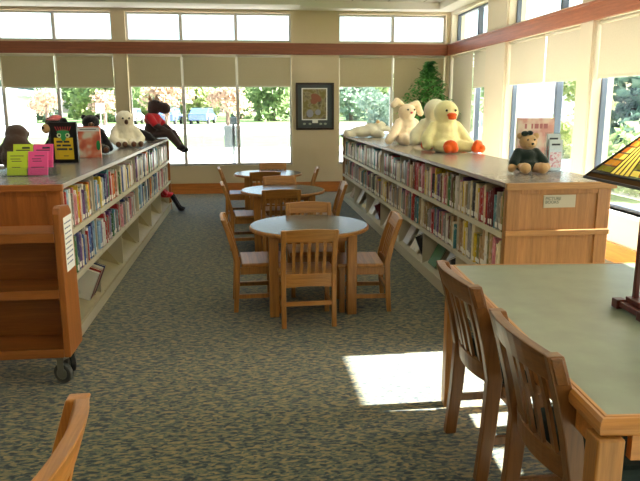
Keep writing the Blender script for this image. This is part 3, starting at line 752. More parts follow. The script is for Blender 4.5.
def sub(name, mat, parent, balls, vox=None, furv=0):
    m = MB()
    for b in balls: m.ball(*b)
    return m.build(name, mat, parent, smooth=True) if not vox else plush(name, m, mat, parent, vox, furv)
def pl(label, name, loc, rz, scale=1.0):
    o = thing(name, label, 'plush toy', loc, rz, None); o.scale = (scale,) * 3; return o

# brown plush seen from the back (left edge)
t = pl('dark brown plush bear with a rounded back behind the coloured flyers', 'plush_bear', (-1.66, 5.0, CT), PI, .86)
m = MB(); m.ball((0, 0, .10), (.13, .12, .11)); m.ball((0, -.01, .20), (.11, .10, .12)); m.ball((0, -.05, .30), (.095, .09, .085))
m.limb([(-.10, -.02, .19), (-.16, -.09, .08)], [.04, .045]); m.limb([(.10, -.02, .19), (.16, -.09, .08)], [.04, .045]); m.limb([(-.07, -.05, .06), (-.10, -.18, .05)], [.055, .05]); m.limb([(.07, -.05, .06), (.10, -.18, .05)], [.055, .05])
plush('body', m, F_BROWN, t)
sub('ear', F_BROWN, t, [((-.055, -.125, .30), (.03, .018, .03))]); sub('ear', F_BROWN, t, [((.055, -.125, .30), (.03, .018, .03))])
sub('muzzle', F_TAN, t, [((0, -.135, .28), (.04, .03, .03))]); sub('eye', EYE, t, [((-.035, -.128, .32), .009)]); sub('eye', EYE, t, [((.035, -.128, .32), .009)])
# black plush with pink hat
t = pl('black plush dog with tan muzzle and pink hat behind the black display book', 'plush_dog', (-1.60, 5.95, CT), -.6, .9)
m = MB(); m.ball((0, 0, .11), (.13, .11, .12)); m.ball((0, -.02, .22), (.10, .09, .09)); m.ball((0, -.05, .325), (.085, .085, .075))
m.limb([(-.1, 0, .2), (-.17, -.06, .06)], [.04, .04]); m.limb([(.1, 0, .2), (.17, -.06, .06)], [.04, .04]); m.limb([(-.07, -.06, .05), (-.11, -.2, .05)], [.05, .045]); m.limb([(.07, -.06, .05), (.11, -.2, .05)], [.05, .045])
plush('body', m, F_BLACK, t)
sub('ear', F_BLACK, t, [((-.10, -.03, .35), (.045, .03, .055))]); sub('ear', F_BLACK, t, [((.10, -.03, .35), (.05, .03, .055))])
sub('muzzle', F_TAN, t, [((-.02, -.14, .30), (.045, .035, .045))]); sub('nose', EYE, t, [((-.02, -.175, .31), (.016, .01, .012))])
sub('hat', F_PINK, t, [((0, -.03, .395), (.06, .06, .035)), ((0, -.06, .385), (.07, .06, .012))])
# black bear
t = pl('black plush bear behind the display book with a red landscape cover', 'plush_bear', (-1.50, 6.7, CT), .25, .84)
m = MB(); m.ball((0, 0, .12), (.14, .12, .13)); m.ball((0, 0, .24), (.11, .10, .10)); m.ball((0, -.02, .36), (.10, .095, .088))
m.limb([(-.1, 0, .24), (-.17, -.05, .06)], [.045, .045]); m.limb([(.1, 0, .25), (.19, -.06, .06)], [.048, .045]); m.limb([(-.08, -.06, .06), (-.1, -.2, .05)], [.055, .05]); m.limb([(.08, -.06, .06), (.14, -.18, .05)], [.055, .05])
plush('body', m, F_BLACK, t)
sub('ear', F_BLACK, t, [((-.075, 0, .42), (.03, .02, .03))]); sub('ear', F_BLACK, t, [((.075, 0, .42), (.03, .02, .03))]); sub('muzzle', F_DKBR, t, [((.0, -.115, .335), (.035, .03, .028))])
sub('paw', F_DKBR, t, [((.14, -.215, .05), (.03, .015, .032))]); sub('paw', F_DKBR, t, [((-.10, -.235, .05), (.03, .015, .032))])
# white monkey / owl
t = pl('white fluffy plush monkey with brown paws and nose on the left bookcase', 'plush_monkey', (-1.34, 7.62, CT), .35)
m = MB(); m.ball((0, 0, .11), (.14, .12, .11)); m.ball((0, -.01, .20), (.12, .10, .10)); m.ball((0, -.03, .315), (.10, .095, .095))
m.limb([(-.1, -.02, .20), (-.15, -.09, .10), (-.10, -.17, .05)], [.05, .045, .042]); m.limb([(.1, -.02, .20), (.16, -.09, .10), (.11, -.18, .05)], [.05, .045, .042]); m.limb([(-.07, -.06, .05), (-.05, -.17, .05)], [.05, .045]); m.limb([(.07, -.06, .05), (.05, -.17, .05)], [.05, .045])
plush('body', m, F_WHITE, t, fur=.012)
for p in [(-.115, -.215, .045), (.125, -.22, .045), (-.045, -.215, .045), (.05, -.215, .045)]: sub('paw', F_DKBR, t, [(p, (.03, .02, .032))])
sub('nose', F_DKBR, t, [((0, -.128, .285), (.022, .016, .028))]); sub('eye', EYE, t, [((-.035, -.118, .325), .011)]); sub('eye', EYE, t, [((.035, -.118, .325), .011)])
# small black lying toy
t = pl('small black plush cat lying between the white monkey and the moose', 'plush_cat', (-1.37, 8.7, CT), .3)
m = MB(); m.limb([(-.14, 0, .20), (-.02, -.02, .13), (.12, -.05, .07)], [.05, .065, .06]); m.ball((-.15, 0, .21), (.07, .065, .06)); m.limb([(-.05, -.02, .07), (-.1, -.08, .04)], [.05, .035]); m.limb([(.1, -.04, .06), (.17, -.1, .035)], [.05, .032]); m.ball((-.05, 0, .06), (.1, .07, .058))
plush('body', m, F_BLACK, t)
sub('ear', F_BLACK, t, [((-.19, 0, .265), (.02, .012, .025))]); sub('ear', F_BLACK, t, [((-.12, 0, .27), (.02, .012, .025))])
# moose, sitting at the far end, legs hanging over the aisle side
t = pl('dark brown plush moose in a red shirt, legs hanging off the left bookcase', 'plush_moose', (-1.30, 9.66, CT), PI / 2 - .25)
# local: faces -y  -> world +x
m = MB(); m.ball((0, .0, .12), (.13, .13, .13)); m.ball((0, 0, .25), (.11, .11, .12)); m.limb([(0, -.01, .36), (0, -.02, .43)], [.075, .085]); m.ball((0, -.04, .465), (.085, .10, .085)); m.limb([(0, -.09, .45), (0, -.19, .425)], [.075, .082])
m.limb([(-.07, -.08, .07), (-.09, -.26, .08), (-.11, -.40, -.08)], [.065, .06, .05]); m.limb([(.07, -.08, .07), (.08, -.26, .07), (.09, -.37, -.12)], [.065, .06, .05])
m.limb([(-.12, 0, .30), (-.15, -.10, .18), (-.10, -.20, .13)], [.045, .042, .04]); m.limb([(.12, 0, .30), (.15, -.10, .18), (.10, -.20, .13)], [.045, .042, .04])
plush('body', m, F_MOOSE, t, fur=.004)
m = MB(); m.ball((0, 0, .27), (.124, .124, .11)); m.limb([(-.12, 0, .30), (-.145, -.08, .21)], [.056, .054]); m.limb([(.12, 0, .30), (.145, -.08, .21)], [.056, .054]); plush('shirt', m, F_RED, t, fur=.003)
for s in (-1, 1):
    m = MB(); m.limb([(s * .05, -.01, .53), (s * .12, -.02, .56), (s * .17, -.04, .55)], [.022, .026, .02]); m.limb([(s * .12, -.02, .56), (s * .13, -.02, .60)], [.02, .016]); plush('antler', m, F_ANT, t, fur=0)
    sub('shoe', F_BLACK, t, [((-.115, -.44, -.12) if s < 0 else (.09, -.41, -.16), (.05, .07, .045))])
    sub('eye', EYE, t, [((s * .055, -.12, .515), .012)])
# red and black toy hanging off the bottom shelf
t = pl('red and black plush toy sitting on the bottom shelf at the far end, legs hanging', 'plush_doll', (-1.21, 9.55, .235), PI / 2)
m = MB(); m.ball((0, .0, .06), (.07, .06, .075)); m.limb([(-.06, 0, .10), (-.1, -.06, .04)], [.03, .028]); m.limb([(.06, 0, .10), (.1, -.06, .04)], [.03, .028]); m.limb([(-.035, -.02, .02), (-.05, -.13, .02)], [.04, .035]); m.limb([(.035, -.02, .02), (.05, -.13, .02)], [.04, .035]); plush('body', m, F_RED, t)
m = MB(); m.limb([(-.05, -.14, .01), (-.06, -.24, -.17)], [.032, .028]); m.ball((-.06, -.27, -.19), (.03, .05, .028)); plush('trouser_leg', m, F_BLACK, t)
m = MB(); m.limb([(.05, -.14, .01), (.055, -.24, -.17)], [.032, .028]); m.ball((.055, -.27, -.19), (.03, .05, .028)); plush('trouser_leg', m, F_BLACK, t)
sub('head', F_TAN, t, [((0, .01, .155), (.055, .05, .04))])

# right counter: polar bear lying
t = pl('white plush polar bear lying flat at the far end of the right bookcase', 'plush_polar_bear', (1.78, 9.5, CT), 0, 1.12)
m = MB(); m.ball((-.06, 0, .075), (.17, .11, .075)); m.ball((.05, 0, .10), (.12, .11, .085)); m.limb([(-.18, -.03, .05), (-.27, -.08, .05)], [.05, .045]); m.limb([(-.18, .06, .05), (-.26, .10, .05)], [.05, .045]); m.limb([(.08, -.08, .05), (.16, -.17, .045)], [.05, .045]); m.limb([(.08, .08, .05), (.18, .14, .045)], [.05, .045]); m.ball((.17, -.02, .135), (.085, .08, .075)); m.limb([(.21, -.04, .12), (.27, -.07, .105)], [.05, .038])
plush('body', m, F_WHITE, t, fur=.008)
sub('nose', EYE, t, [((.305, -.085, .112), (.016, .014, .013))]); sub('ear', F_TAN, t, [((.13, -.06, .20), (.024, .015, .024))]); sub('ear', F_WHITE, t, [((.15, .06, .205), (.024, .015, .024))]); sub('eye', EYE, t, [((.235, -.085, .155), .008)])
# bunny
t = pl('cream plush rabbit with drooping ears beside the yellow duck', 'plush_rabbit', (1.93, 7.8, CT), .3, 1.1)
m = MB(); m.ball((0, 0, .11), (.14, .13, .12)); m.ball((0, -.01, .21), (.115, .105, .10)); m.ball((0, -.03, .345), (.10, .095, .09)); m.limb([(-.10, -.03, .23), (-.2, -.09, .12), (-.27, -.12, .05)], [.05, .05, .048]); m.limb([(.10, -.02, .23), (.19, -.06, .10)], [.05, .048]); m.limb([(-.08, -.07, .06), (-.12, -.24, .055)], [.065, .055]); m.limb([(.08, -.07, .06), (.12, -.22, .055)], [.065, .055])
plush('body', m, F_CREAM, t)
m = MB(); m.limb([(-.05, -.01, .42), (-.12, -.01, .46), (-.17, -.02, .42)], [.03, .04, .034]); plush('ear', m, F_CREAM, t); m = MB(); m.limb([(.06, -.01, .42), (.13, -.01, .43), (.18, -.02, .33)], [.03, .042, .036]); plush('ear', m, F_CREAM, t)
sub('nose', F_PINK, t, [((0, -.128, .34), (.016, .012, .012))]); sub('eye', EYE, t, [((-.04, -.115, .37), .010)]); sub('eye', EYE, t, [((.04, -.115, .37), .010)])
# ducks
def duck(label, loc, rz, mat, sc, turn):
    ct_, st_ = math.cos(turn), math.sin(turn)
    def Q(x, y, z): y += .03; return (x * ct_ - y * st_, x * st_ + y * ct_ - .03, z)
    t = pl(label, 'plush_duck', loc, rz, sc); t['group'] = 'plush ducks on the right bookcase'
    m = MB(); m.ball((0, 0, .12), (.15, .14, .125)); m.ball((0, -.01, .22), (.12, .115, .10)); m.ball((0, -.03, .365), (.115, .11, .115))
    m.limb([(-.11, -.02, .24), (-.19, -.07, .13), (-.19, -.10, .07)], [.05, .055, .05]); m.limb([(.11, -.02, .24), (.19, -.05, .13), (.24, -.07, .07)], [.05, .05, .042])
    m.limb([(-.07, -.08, .06), (-.04, -.24, .055)], [.06, .052]); m.limb([(.08, -.06, .06), (.20, -.17, .052)], [.06, .05]); m.ball((0, .14, .10), (.05, .05, .045))
    plush('body', m, mat, t)
    for p, rr in (((-.03, -.295, .065), .1), ((.255, -.215, .06), -.6)):
        m = MB(); m.ball(p, (.07, .035, .062), (0, 0, -rr)); m.ball((p[0] + .03, p[1] - .02, p[2] - .02), (.04, .03, .04)); m.ball((p[0] - .03, p[1] - .02, p[2] - .02), (.04, .03, .04)); plush('foot', m, F_ORG, t, .009, .003)
    m = MB(); m.ball(Q(0, -.155, .345), (.05, .04, .022), (0, 0, turn)); m.ball(Q(0, -.16, .318), (.042, .03, .018), (0, 0, turn)); plush('beak', m, F_ORG, t, .006, 0)
    sub('eye', EYE, t, [(Q(-.045, -.134, .385), .011)]); sub('eye', EYE, t, [(Q(.045, -.134, .385), .011)])
    return t
duck('yellow plush duck with orange feet and beak facing us, in front of its twin', (1.99, 6.42, CT), .0, F_YEL, 1.06, .16)
duck('paler plush duck half hidden behind the front yellow duck', (2.06, 6.98, CT), -.4, F_PALE, 1.1, 1.15)
# little bear in green
t = pl('small tan plush bear in a dark green dress and bow by the display book', 'plush_bear', (1.945, 4.35, CT), -.05, 1.02)
m = MB(); m.ball((0, -.01, .205), (.062, .055, .055)); m.ball((0, -.06, .19), (.032, .03, .025)); m.limb([(-.075, -.02, .10), (-.125, -.06, .03)], [.028, .027]); m.limb([(.075, -.02, .10), (.12, -.06, .04)], [.028, .026]); m.limb([(-.04, -.05, .035), (-.055, -.13, .038)], [.034, .038]); m.limb([(.04, -.05, .035), (.065, -.13, .038)], [.034, .038]); m.ball((0, 0, .08), (.06, .05, .06))
plush('body', m, F_TAN, t, .008, .003)
m = MB(); m.ball((0, 0, .055), (.095, .075, .055)); m.ball((0, 0, .11), (.075, .06, .05)); m.limb([(-.06, 0, .13), (-.105, -.04, .065)], [.037, .036]); m.limb([(.06, 0, .13), (.105, -.04, .07)], [.037, .034]); m.ball((0, -.03, .05), (.07, .06, .045)); plush('dress', m, F_GREEN, t, .008, .003)
sub('ear', F_TAN, t, [((-.055, 0, .245), (.022, .014, .022))]); sub('ear', F_TAN, t, [((.055, 0, .245), (.022, .014, .022))])
sub('bow', F_GREEN, t, [((-.035, -.03, .262), (.026, .014, .018)), ((.0, -.03, .266), (.022, .014, .016)), ((-.017, -.036, .264), .010)])
sub('nose', EYE, t, [((0, -.09, .196), (.010, .007, .008))]); sub('eye', EYE, t, [((-.023, -.06, .222), .006)]); sub('eye', EYE, t, [((.023, -.06, .222), .006)])

# ------------------------------------------------------------------ counter displays
def printed(name, c1, c2, c3, scale=9, kind='noise'):
    m, nt, out = newmat(name); b = N(nt, 'ShaderNodeBsdfPrincipled'); b.inputs['Roughness'].default_value = .4
    tc = N(nt, 'ShaderNodeTexCoord'); no = N(nt, 'ShaderNodeTexNoise'); no.inputs['Scale'].default_value = scale; no.inputs['Detail'].default_value = 2
    nt.links.new(tc.outputs['Object'], no.inputs['Vector'])
    r = ramp(nt, no.outputs['Fac'], [(.38, c1), (.5, c2), (.6, c3)]); nt.links.new(r.outputs[0], b.inputs['Base Color']); nt.links.new(b.outputs[0], out.inputs[0]); return m
LIME = simple('lime_paper', srgb(206, 226, 60), .7); PINKP = simple('pink_paper', srgb(250, 92, 158), .7)
hd = thing('flyer_holder', 'clear acrylic holder with two tiers on the left bookcase, near end', 'holder', (-1.45, 4.60, CT), -.04)
m = MB(); m.box(-.17, .17, -.07, .10, 0, .004); m.box(-.17, .17, -.072, -.068, 0, .06); m.box(-.17, .17, .0, .003, 0, .10); m.box(-.17, .17, .098, .101, 0, .19); m.box(-.172, -.169, -.07, .10, 0, .05); m.box(.169, .172, -.07, .10, 0, .05); m.box(-.002, .002, -.07, .10, 0, .05)
m.build('holder_body', ACR, hd)
def flyer(x, y, z, mat, label, heavy):
    c, s_ = math.cos(-.04), math.sin(-.04); o = thing('flyer_stack', label, 'flyer', (hd.location.x + x * c - y * s_, hd.location.y + x * s_ + y * c, CT + z), -.04, 'coloured flyers in the acrylic holder')
    m = MB(); h = .155; vs = []
    m.hexa([(-.064, -.006, 0), (.064, -.006, 0), (.064, .006, 0), (-.064, .006, 0), (-.064, .034, h), (.064, .034, h), (.064, .046, h), (-.064, .046, h)]); m.build('paper_stack', mat, o)
    w = MB(); rr = random.Random(int(x * 1000 + y * 100) + 50)
    def line(zz, x0, x1, t):
        yy = -.0065 + .04 * zz / h; w.hexa([(x0, yy - .0006, zz), (x1, yy - .0006, zz), (x1, yy, zz), (x0, yy, zz), (x0, yy - .0006 + .04 * t / h, zz + t), (x1, yy - .0006 + .04 * t / h, zz + t), (x1, yy + .04 * t / h, zz + t), (x0, yy + .04 * t / h, zz + t)])
    if heavy:
        line(.125, -.005, .045, .012); line(.112, -.045, .045, .006)
    else:
        for zz in (.125, .105, .09, .05):
            line(zz, -rr.uniform(.02, .045), rr.uniform(.02, .045), .004)
    w.build('printed_lines', INK, o)
flyer(-.068, -.050, .006, LIME, 'lime green flyers in the front left pocket of the clear holder', False); flyer(.068, -.050, .006, PINKP, 'hot pink flyers in the front right pocket of the clear holder', False)
flyer(-.056, .035, .050, LIME, 'lime green flyers in the back left pocket of the clear holder', True); flyer(.078, .035, .050, PINKP, 'hot pink flyers in the back right pocket of the clear holder', True)

BLK = simple('gloss_black', srgb(18, 18, 20), .3); MUST = simple('mustard_print', srgb(214, 180, 30), .5); GRN = simple('print_green', srgb(40, 150, 80), .5); REDP = simple('print_red', srgb(170, 40, 50), .5); EYEW = simple('print_pale', srgb(210, 220, 180), .5)
db = thing('display_sign', 'upright black display with a yellow panel and a green face', 'display', (-1.47, 5.60, CT), -.06)
m = MB(); m.box(-.105, .105, -.02, .02, 0, .33); m.build('board', BLK, db, bevel=.002)
m = MB(); m.box(-.08, .072, -.0212, -.0200, .03, .205); yp = m.build('yellow_panel', MUST, db)
m = MB()
for z, ws in ((.165, [.05, .045]), (.135, [.035, .07]), (.105, [.085, .03]), (.055, [.04])):
    x = -.062 if len(ws) > 1 else -.01
    for w in ws: m.box(x, x + w, -.0218, -.0212, z, z + (.016 if z > .06 else .006)); x += w + .01
m.build('printed_words', INK, yp)
m = MB(); m.ball((-.035, -.0205, .225), (.02, .002, .02)); m.ball((.03, -.0205, .225), (.02, .002, .02)); fm = m.build('printed_eyes', EYEW, db)
m = MB(); m.ball((-.035, -.022, .225), (.009, .002, .009)); m.ball((.03, -.022, .225), (.009, .002, .009)); m.build('pupils', BLK, fm)
m = MB(); m.ball((-.003, -.0205, .215), (.024, .002, .04)); m.ball((-.003, -.0205, .25), (.05, .0015, .022)); m.build('printed_face', GRN, db)
m = MB()
for i in range(7): m.tube([(-.05 + .016 * i, -.0205, .262), (-.066 + .021 * i, -.0205, .295)], .004, 6)
m.build('printed_feathers', REDP, db)
LAND = printed('red_landscape_print', srgb(232, 226, 204), srgb(226, 130, 96), srgb(200, 84, 66), 7)
rb_ = thing('display_book', 'book with a pale red landscape cover standing beside the black display', 'book', (-1.40, 6.15, CT), -.05)
m = MB(); m.box(-.10, .10, -.014, .014, 0, .28); m.build('cover', LAND, rb_, bevel=.001)
m = MB(); m.box(-.098, .098, -.0152, -.014, .235, .27); tb = m.build('title_band', simple('pale_band', srgb(226, 226, 220), .5), rb_)
m = MB(); m.box(-.075, .07, -.0158, -.0152, .25, .256); m.build('printed_title', INK, tb)
m = MB(); m.ball((.08, -.0142, .11), (.018, .0015, .045)); m.build('printed_tree', GRN, rb_)
# right counter
PINKC = printed('pink_cover_print', srgb(240, 226, 206), srgb(236, 204, 190), srgb(222, 160, 150), 9)
pb = thing('display_book', 'tall pale pink book standing behind the bear in the green dress', 'book', (2.115, 4.62, CT), .0)
m = MB(); m.box(-.14, .14, -.012, .012, 0, .365); m.build('cover', PINKC, pb, bevel=.001)
m = MB()
for x, w in ((-.085, .016), (-.035, .012), (-.01, .03), (.03, .02), (.06, .03)): m.box(x, x + w, -.0132, -.012, .29, .325)
m.build('printed_title', simple('rose_ink', srgb(196, 120, 120), .6), pb)
bh = thing('brochure_holder', 'narrow clear brochure holder on the right bookcase beside the bear', 'holder', (2.165, 4.40, CT), .08)
m = MB(); m.box(-.055, .055, -.035, .04, 0, .004); m.box(-.055, .055, -.037, -.034, 0, .16); m.box(-.055, .055, .037, .040, 0, .27); m.box(-.057, -.054, -.037, .04, 0, .15); m.box(.054, .057, -.037, .04, 0, .15); m.build('holder_body', ACR, bh)
def brochure(y, z, label):
    o = thing('brochure', label, 'brochure', (bh.location.x, bh.location.y + y, CT + z), .08, 'brochures in the clear holder')
    m = MB(); m.box(-.05, .05, -.007, .007, 0, .215); m.build('paper_stack', simple('brochure_paper', srgb(196, 206, 210), .5), o)
    w = MB(); w.box(-.045, .045, -.0078, -.007, .02, .13); w.build('printed_photo', printed('brochure_photo', srgb(224, 140, 140), srgb(226, 206, 200), srgb(196, 80, 90), 40), o)
    w = MB(); w.box(-.035, .03, -.0078, -.007, .175, .188); w.build('printed_heading', INK, o)
brochure(-.020, .006, 'front brochure with a red photo in the clear holder'); brochure(.020, .045, 'back brochure standing higher in the clear holder')

# ------------------------------------------------------------------ picture on the wall
pf = thing('framed_picture', 'framed autumn picture with a dark mat on the back wall', 'picture', (1.235, YB, 1.10))
FW, FH = .335, .805
FRM = simple('frame_black', srgb(40, 24, 20), .3); MATG = simple('mat_slate', srgb(66, 74, 78), .7)
m = MB(); w = .034
m.box(-FW, FW, -.03, 0, 0, w); m.box(-FW, FW, -.03, 0, FH - w, FH); m.box(-FW, -FW + w, -.03, 0, w, FH - w); m.box(FW - w, FW, -.03, 0, w, FH - w); m.build('frame', FRM, pf, bevel=.004)
m = MB(); m.box(-FW + w, FW - w, -.012, 0, w, FH - w); m.build('mat_board', MATG, pf)
m = MB(); m.box(-.235, .215, -.014, -.012, .165, .715); m.build('inner_border', PAPER, pf)
PRT = printed('autumn_print', srgb(84, 74, 50), srgb(150, 138, 104), srgb(120, 108, 50), 9)
m = MB(); m.box(-.215, .195, -.016, -.014, .185, .695); pr_ = m.build('print', PRT, pf)
m = MB(); m.ball((.02, -.016, .55), (.10, .001, .06), (0, .5, 0)); m.ball((-.02, -.016, .49), (.06, .001, .05)); m.build('red_leaves', simple('leaf_red', srgb(138, 82, 58), .6), pr_)
m = MB(); m.ball((-.09, -.016, .28), (.06, .001, .07)); m.ball((.05, -.016, .30), (.05, .001, .05)); m.build('pale_figures', simple('pale_blue_print', srgb(150, 150, 170), .6), pr_)
m = MB(); m.box(-.05, .05, -.0146, -.013, .115, .17); m.build('caption_plate', PAPER, pf)
for x in (-.19, -.09, .10, .18):
    m = MB(); m.ball((x, -.0125, .10), (.026, .002, .018)); m.build('badge', simple('badge_pale', srgb(150, 160, 146), .5), pf)

# ------------------------------------------------------------------ ficus
LEAF = leafmat('ficus_leaf', srgb(58, 126, 62), srgb(112, 176, 96), .35)
fp = thing('potted_ficus', 'leafy green ficus tree in a pot in the back corner', 'plant', (3.10, 10.98, 0))
m = MB(); m.lathe([(.13, 0), (.15, .02), (.19, .34), (.20, .36), (.20, .38), (.18, .38), (.175, .35)], 28); m.build('pot', simple('pot_clay', srgb(120, 84, 60), .6, .1, 12), fp, smooth=False)
m = MB(); m.lathe([(.0, .33), (.172, .335), (.172, .345), (.0, .35)], 24); m.build('soil', DARK, fp)
m = MB(); rg = random.Random(21); tips = []
m.tube([(0, 0, .34), (.02, .01, .8), (-.01, 0, 1.2), (.0, .02, 1.75), (.01, 0, 2.1)], [.028, .024, .02, .012, .006], 8)
for i in range(26):
    z = .95 + 1.1 * i / 26; a = rg.uniform(0, 2 * PI); l = .36 * (1.05 - abs(z - 1.35) / 1.25)
    p0 = Vector((0, 0, z)); p1 = Vector((math.cos(a) * l, math.sin(a) * l, z + .16)); m.tube([p0, p0.lerp(p1, .5) + Vector((0, 0, .03)), p1], [.008, .006, .003], 5); tips.append((p0, p1))
m.build('trunk', simple('ficus_bark', srgb(104, 88, 70), .8, .2, 20), fp, smooth=True)
m = MB()
def leaf(m, p, L, rg, droop=.5):
    a = rg.uniform(0, 2 * PI); d = Vector((math.cos(a), math.sin(a), -rg.uniform(0, droop) * 1.5)).normalized(); u = d.cross(Vector((rg.uniform(-.4, .4), rg.uniform(-.4, .4), 1))).normalized(); n = u.cross(d)
    w = L * .24; q = [p, p + d * L * .35 + u * w, p + d * L * .7 + u * w * .8, p + d * L, p + d * L * .7 - u * w * .8, p + d * L * .35 - u * w, p + d * L * .5 - n * L * .07]
    m.add(q, [(0, 6, 1), (1, 6, 2), (2, 6, 3), (3, 6, 4), (4, 6, 5), (5, 6, 0)])
for i in range(3200):
    z = 1.0 + 1.24 * rg.random() ** 1.35; a = rg.uniform(0, 2 * PI); rad = .55 * (max(.10, 1 - (max(0, z - 1.38) / .92) ** 1.15) if z > 1.38 else 1 - ((1.38 - z) / .7) ** 2); rad *= .80 + .28 * math.sin(a * 3 + z * 7); r = rad * rg.random() ** .45
    p = Vector((math.cos(a) * r, math.sin(a) * r, z))
    p.x = min(p.x, .42); p.y = min(p.y, .42); leaf(m, p, rg.uniform(.06, .10), rg)
m.build('foliage', LEAF, fp, fix=False)

# ------------------------------------------------------------------ added ceiling lights, unseen, to fill the room
def fill_panel(x, y, w, label):
    r = thing('ceiling_fill_light', label, 'light', (x, y, ZC), 0, 'added fill lights on the ceiling')
    m = MB(); m.box(-.62, .62, -.31, -.28, -.03, 0); m.box(-.62, .62, .28, .31, -.03, 0); m.box(-.62, -.59, -.28, .28, -.03, 0); m.box(.59, .62, -.28, .28, -.03, 0); m.build('frame', SILL, r)
    L = bpy.data.lights.new('fill_area_light', 'AREA'); L.shape = 'RECTANGLE'; L.size = 1.16; L.size_y = .54; L.energy = w; L.color = (1, .97, .92)
    lo = link(bpy.data.objects.new('fill_area_light', L)); lo.parent = r; lo.location = (0, 0, -.012)
TP = 11
k = 0
for y in (-1.6, 1.4, 4.4, 7.4):
    for x, side in ((-4.2, 'far left'), (-.9, 'left'), (1.9, 'right')):
        k += 1; fill_panel(x, y, TP, 'added ceiling fill light, %s row, %s from the front wall' % (side, ordw(int((y + 1.6) / 3) + 1)))

m = MB(); m.box(XR + T, XR + T + 1.15, YF - .6, YB + T, ZC - .02, ZC + .12); struct(m.build('trim_5', SOFF))
# ------------------------------------------------------------------ outdoors
GZ = -.15
def stx(name, mat, x0, x1, y0, y1, z0, z1):
    m = MB(); m.box(x0, x1, y0, y1, z0, z1); return struct(m.build(name, mat))
GRASS = simple('lawn_grass', srgb(88, 114, 60), .9, .2, 1.5); CONC = simple('pale_concrete', srgb(222, 218, 208), .85, .05, .6); ASPH = simple('light_asphalt', srgb(200, 198, 194), .9, .05, .4)
stx('lawn', GRASS, -140, 140, -60, 170, GZ - .3, GZ - .02)
stx('parking_lot', ASPH, -70, 60, 38, 62, GZ - .02, GZ); stx('sidewalk', CONC, -60, 12, 13.5, 27, GZ - .02, GZ + .005); stx('driveway', CONC, 7, 16, -40, 27, GZ - .02, GZ + .006)
TL = [leafmat('tree_leaf_hazy', srgb(138, 156, 98), srgb(192, 196, 140), .4), leafmat('tree_leaf_mid', srgb(104, 130, 88), srgb(152, 168, 118), .4), leafmat('tree_leaf_blue', srgb(118, 142, 124), srgb(160, 178, 156), .35), leafmat('tree_leaf_pink', srgb(168, 138, 116), srgb(196, 176, 146), .4), leafmat('conifer_leaf', srgb(58, 88, 78), srgb(104, 134, 116), .25), leafmat('hedge_leaf', srgb(90, 130, 80), srgb(150, 184, 120), .35)]  # tree leaf colours paled to stand in for outdoor glare and haze
BARK = simple('tree_bark', srgb(104, 90, 76), .9, .2, 3)
def crown_mesh(rx, rz, n, sz, mat, seed, cone=False):
    rg = random.Random(seed); m = MB(); cl = [(Vector((rg.uniform(-.6, .6) * rx, rg.uniform(-.6, .6) * rx, rg.uniform(-.65, .65) * rz)), rg.uniform(.3, .55)) for _ in range(14)]
    for i in range(n):
        if cone:
            z = rg.random() ** 1.4; a = rg.uniform(0, 2 * PI); r = rx * (1 - z) * (.75 + .35 * math.sin(z * 40)) * rg.random() ** .4; p = Vector((math.cos(a) * r, math.sin(a) * r, (z * 2 - 1) * rz))
        else:
            c, k = rg.choice(cl); d = Vector((rg.gauss(0, 1), rg.gauss(0, 1), rg.gauss(0, 1))).normalized() * rg.random() ** .33; p = c + Vector((d.x * rx * k, d.y * rx * k, d.z * rz * k))
        u = Vector((rg.gauss(0, 1), rg.gauss(0, 1), rg.gauss(0, 1))).normalized(); v = u.orthogonal().normalized(); s = sz * rg.uniform(.6, 1.3)
        m.add([p - u * s, p - v * s * .6, p + u * s, p + v * s * .6], [(0, 1, 2, 3)])
    return m.mesh('crown', mat)
CM = [crown_mesh(3.2, 3.6, 1500, .34, TL[0], 1), crown_mesh(3.4, 4.2, 1500, .36, TL[1], 2), crown_mesh(2.8, 3.4, 1500, .34, TL[2], 3), crown_mesh(2.0, 1.5, 900, .2, TL[3], 4), crown_mesh(2.4, 5.5, 2200, .34, TL[4], 5, True), crown_mesh(1.0, .42, 700, .075, TL[5], 6)]
TRK = MB(); TRK.tube([(0, 0, 0), (.1, 0, 1.2), (0, .1, 3.2)], [.24, .18, .1], 8); TRKM = TRK.mesh('trunk', BARK)
def tree(kind, x, y, sc, cz, label, name='tree', trunk=True, cat='tree', group='trees outside the windows', rz=None):
    r = thing(name, label, cat, (x, y, GZ), R.uniform(0, 6.28) if rz is None else rz, group); r.scale = (sc,) * 3
    c = link(bpy.data.objects.new('crown', CM[kind])); c.parent = r; c.location = (0, 0, cz)
    if trunk: q = link(bpy.data.objects.new('trunk', TRKM)); q.parent = r
    return r
kn = ['pale yellow-green', 'mid green', 'bluish green']
spots = [(-31 + 8.6 * i, 74, .95, [0, 2, 1, 0, 1, 2, 0, 1][i]) for i in range(8)] + [(-27 + 8.8 * i, 87, 1.05, [1, 0, 2, 1, 0, 1, 2][i]) for i in range(7)] + [(-33 + 9.2 * i, 101, 1.15, [2, 1, 0, 1, 2, 0, 1][i]) for i in range(7)]
for i, (x, y, s, kd) in enumerate(spots):
    tree(kd, x, y, s, 2.7, '%s tree in the %s row beyond the lot, %s from left' % (kn[kd], 'front' if i < 8 else ('middle' if i < 15 else 'rear'), ordw(i + 1 if i < 8 else (i - 7 if i < 15 else i - 14))))
bk = [(9.5, 46, .9, 2), (12.5, 44, .9, 2), (15, 47, 1.0, 2)]
for i, (x, y, s, kd) in enumerate(bk): tree(kd, x, y, s * .62, 2.0, 'bluish bushy tree through the window right of the picture, %s from left' % ordw(i + 1))
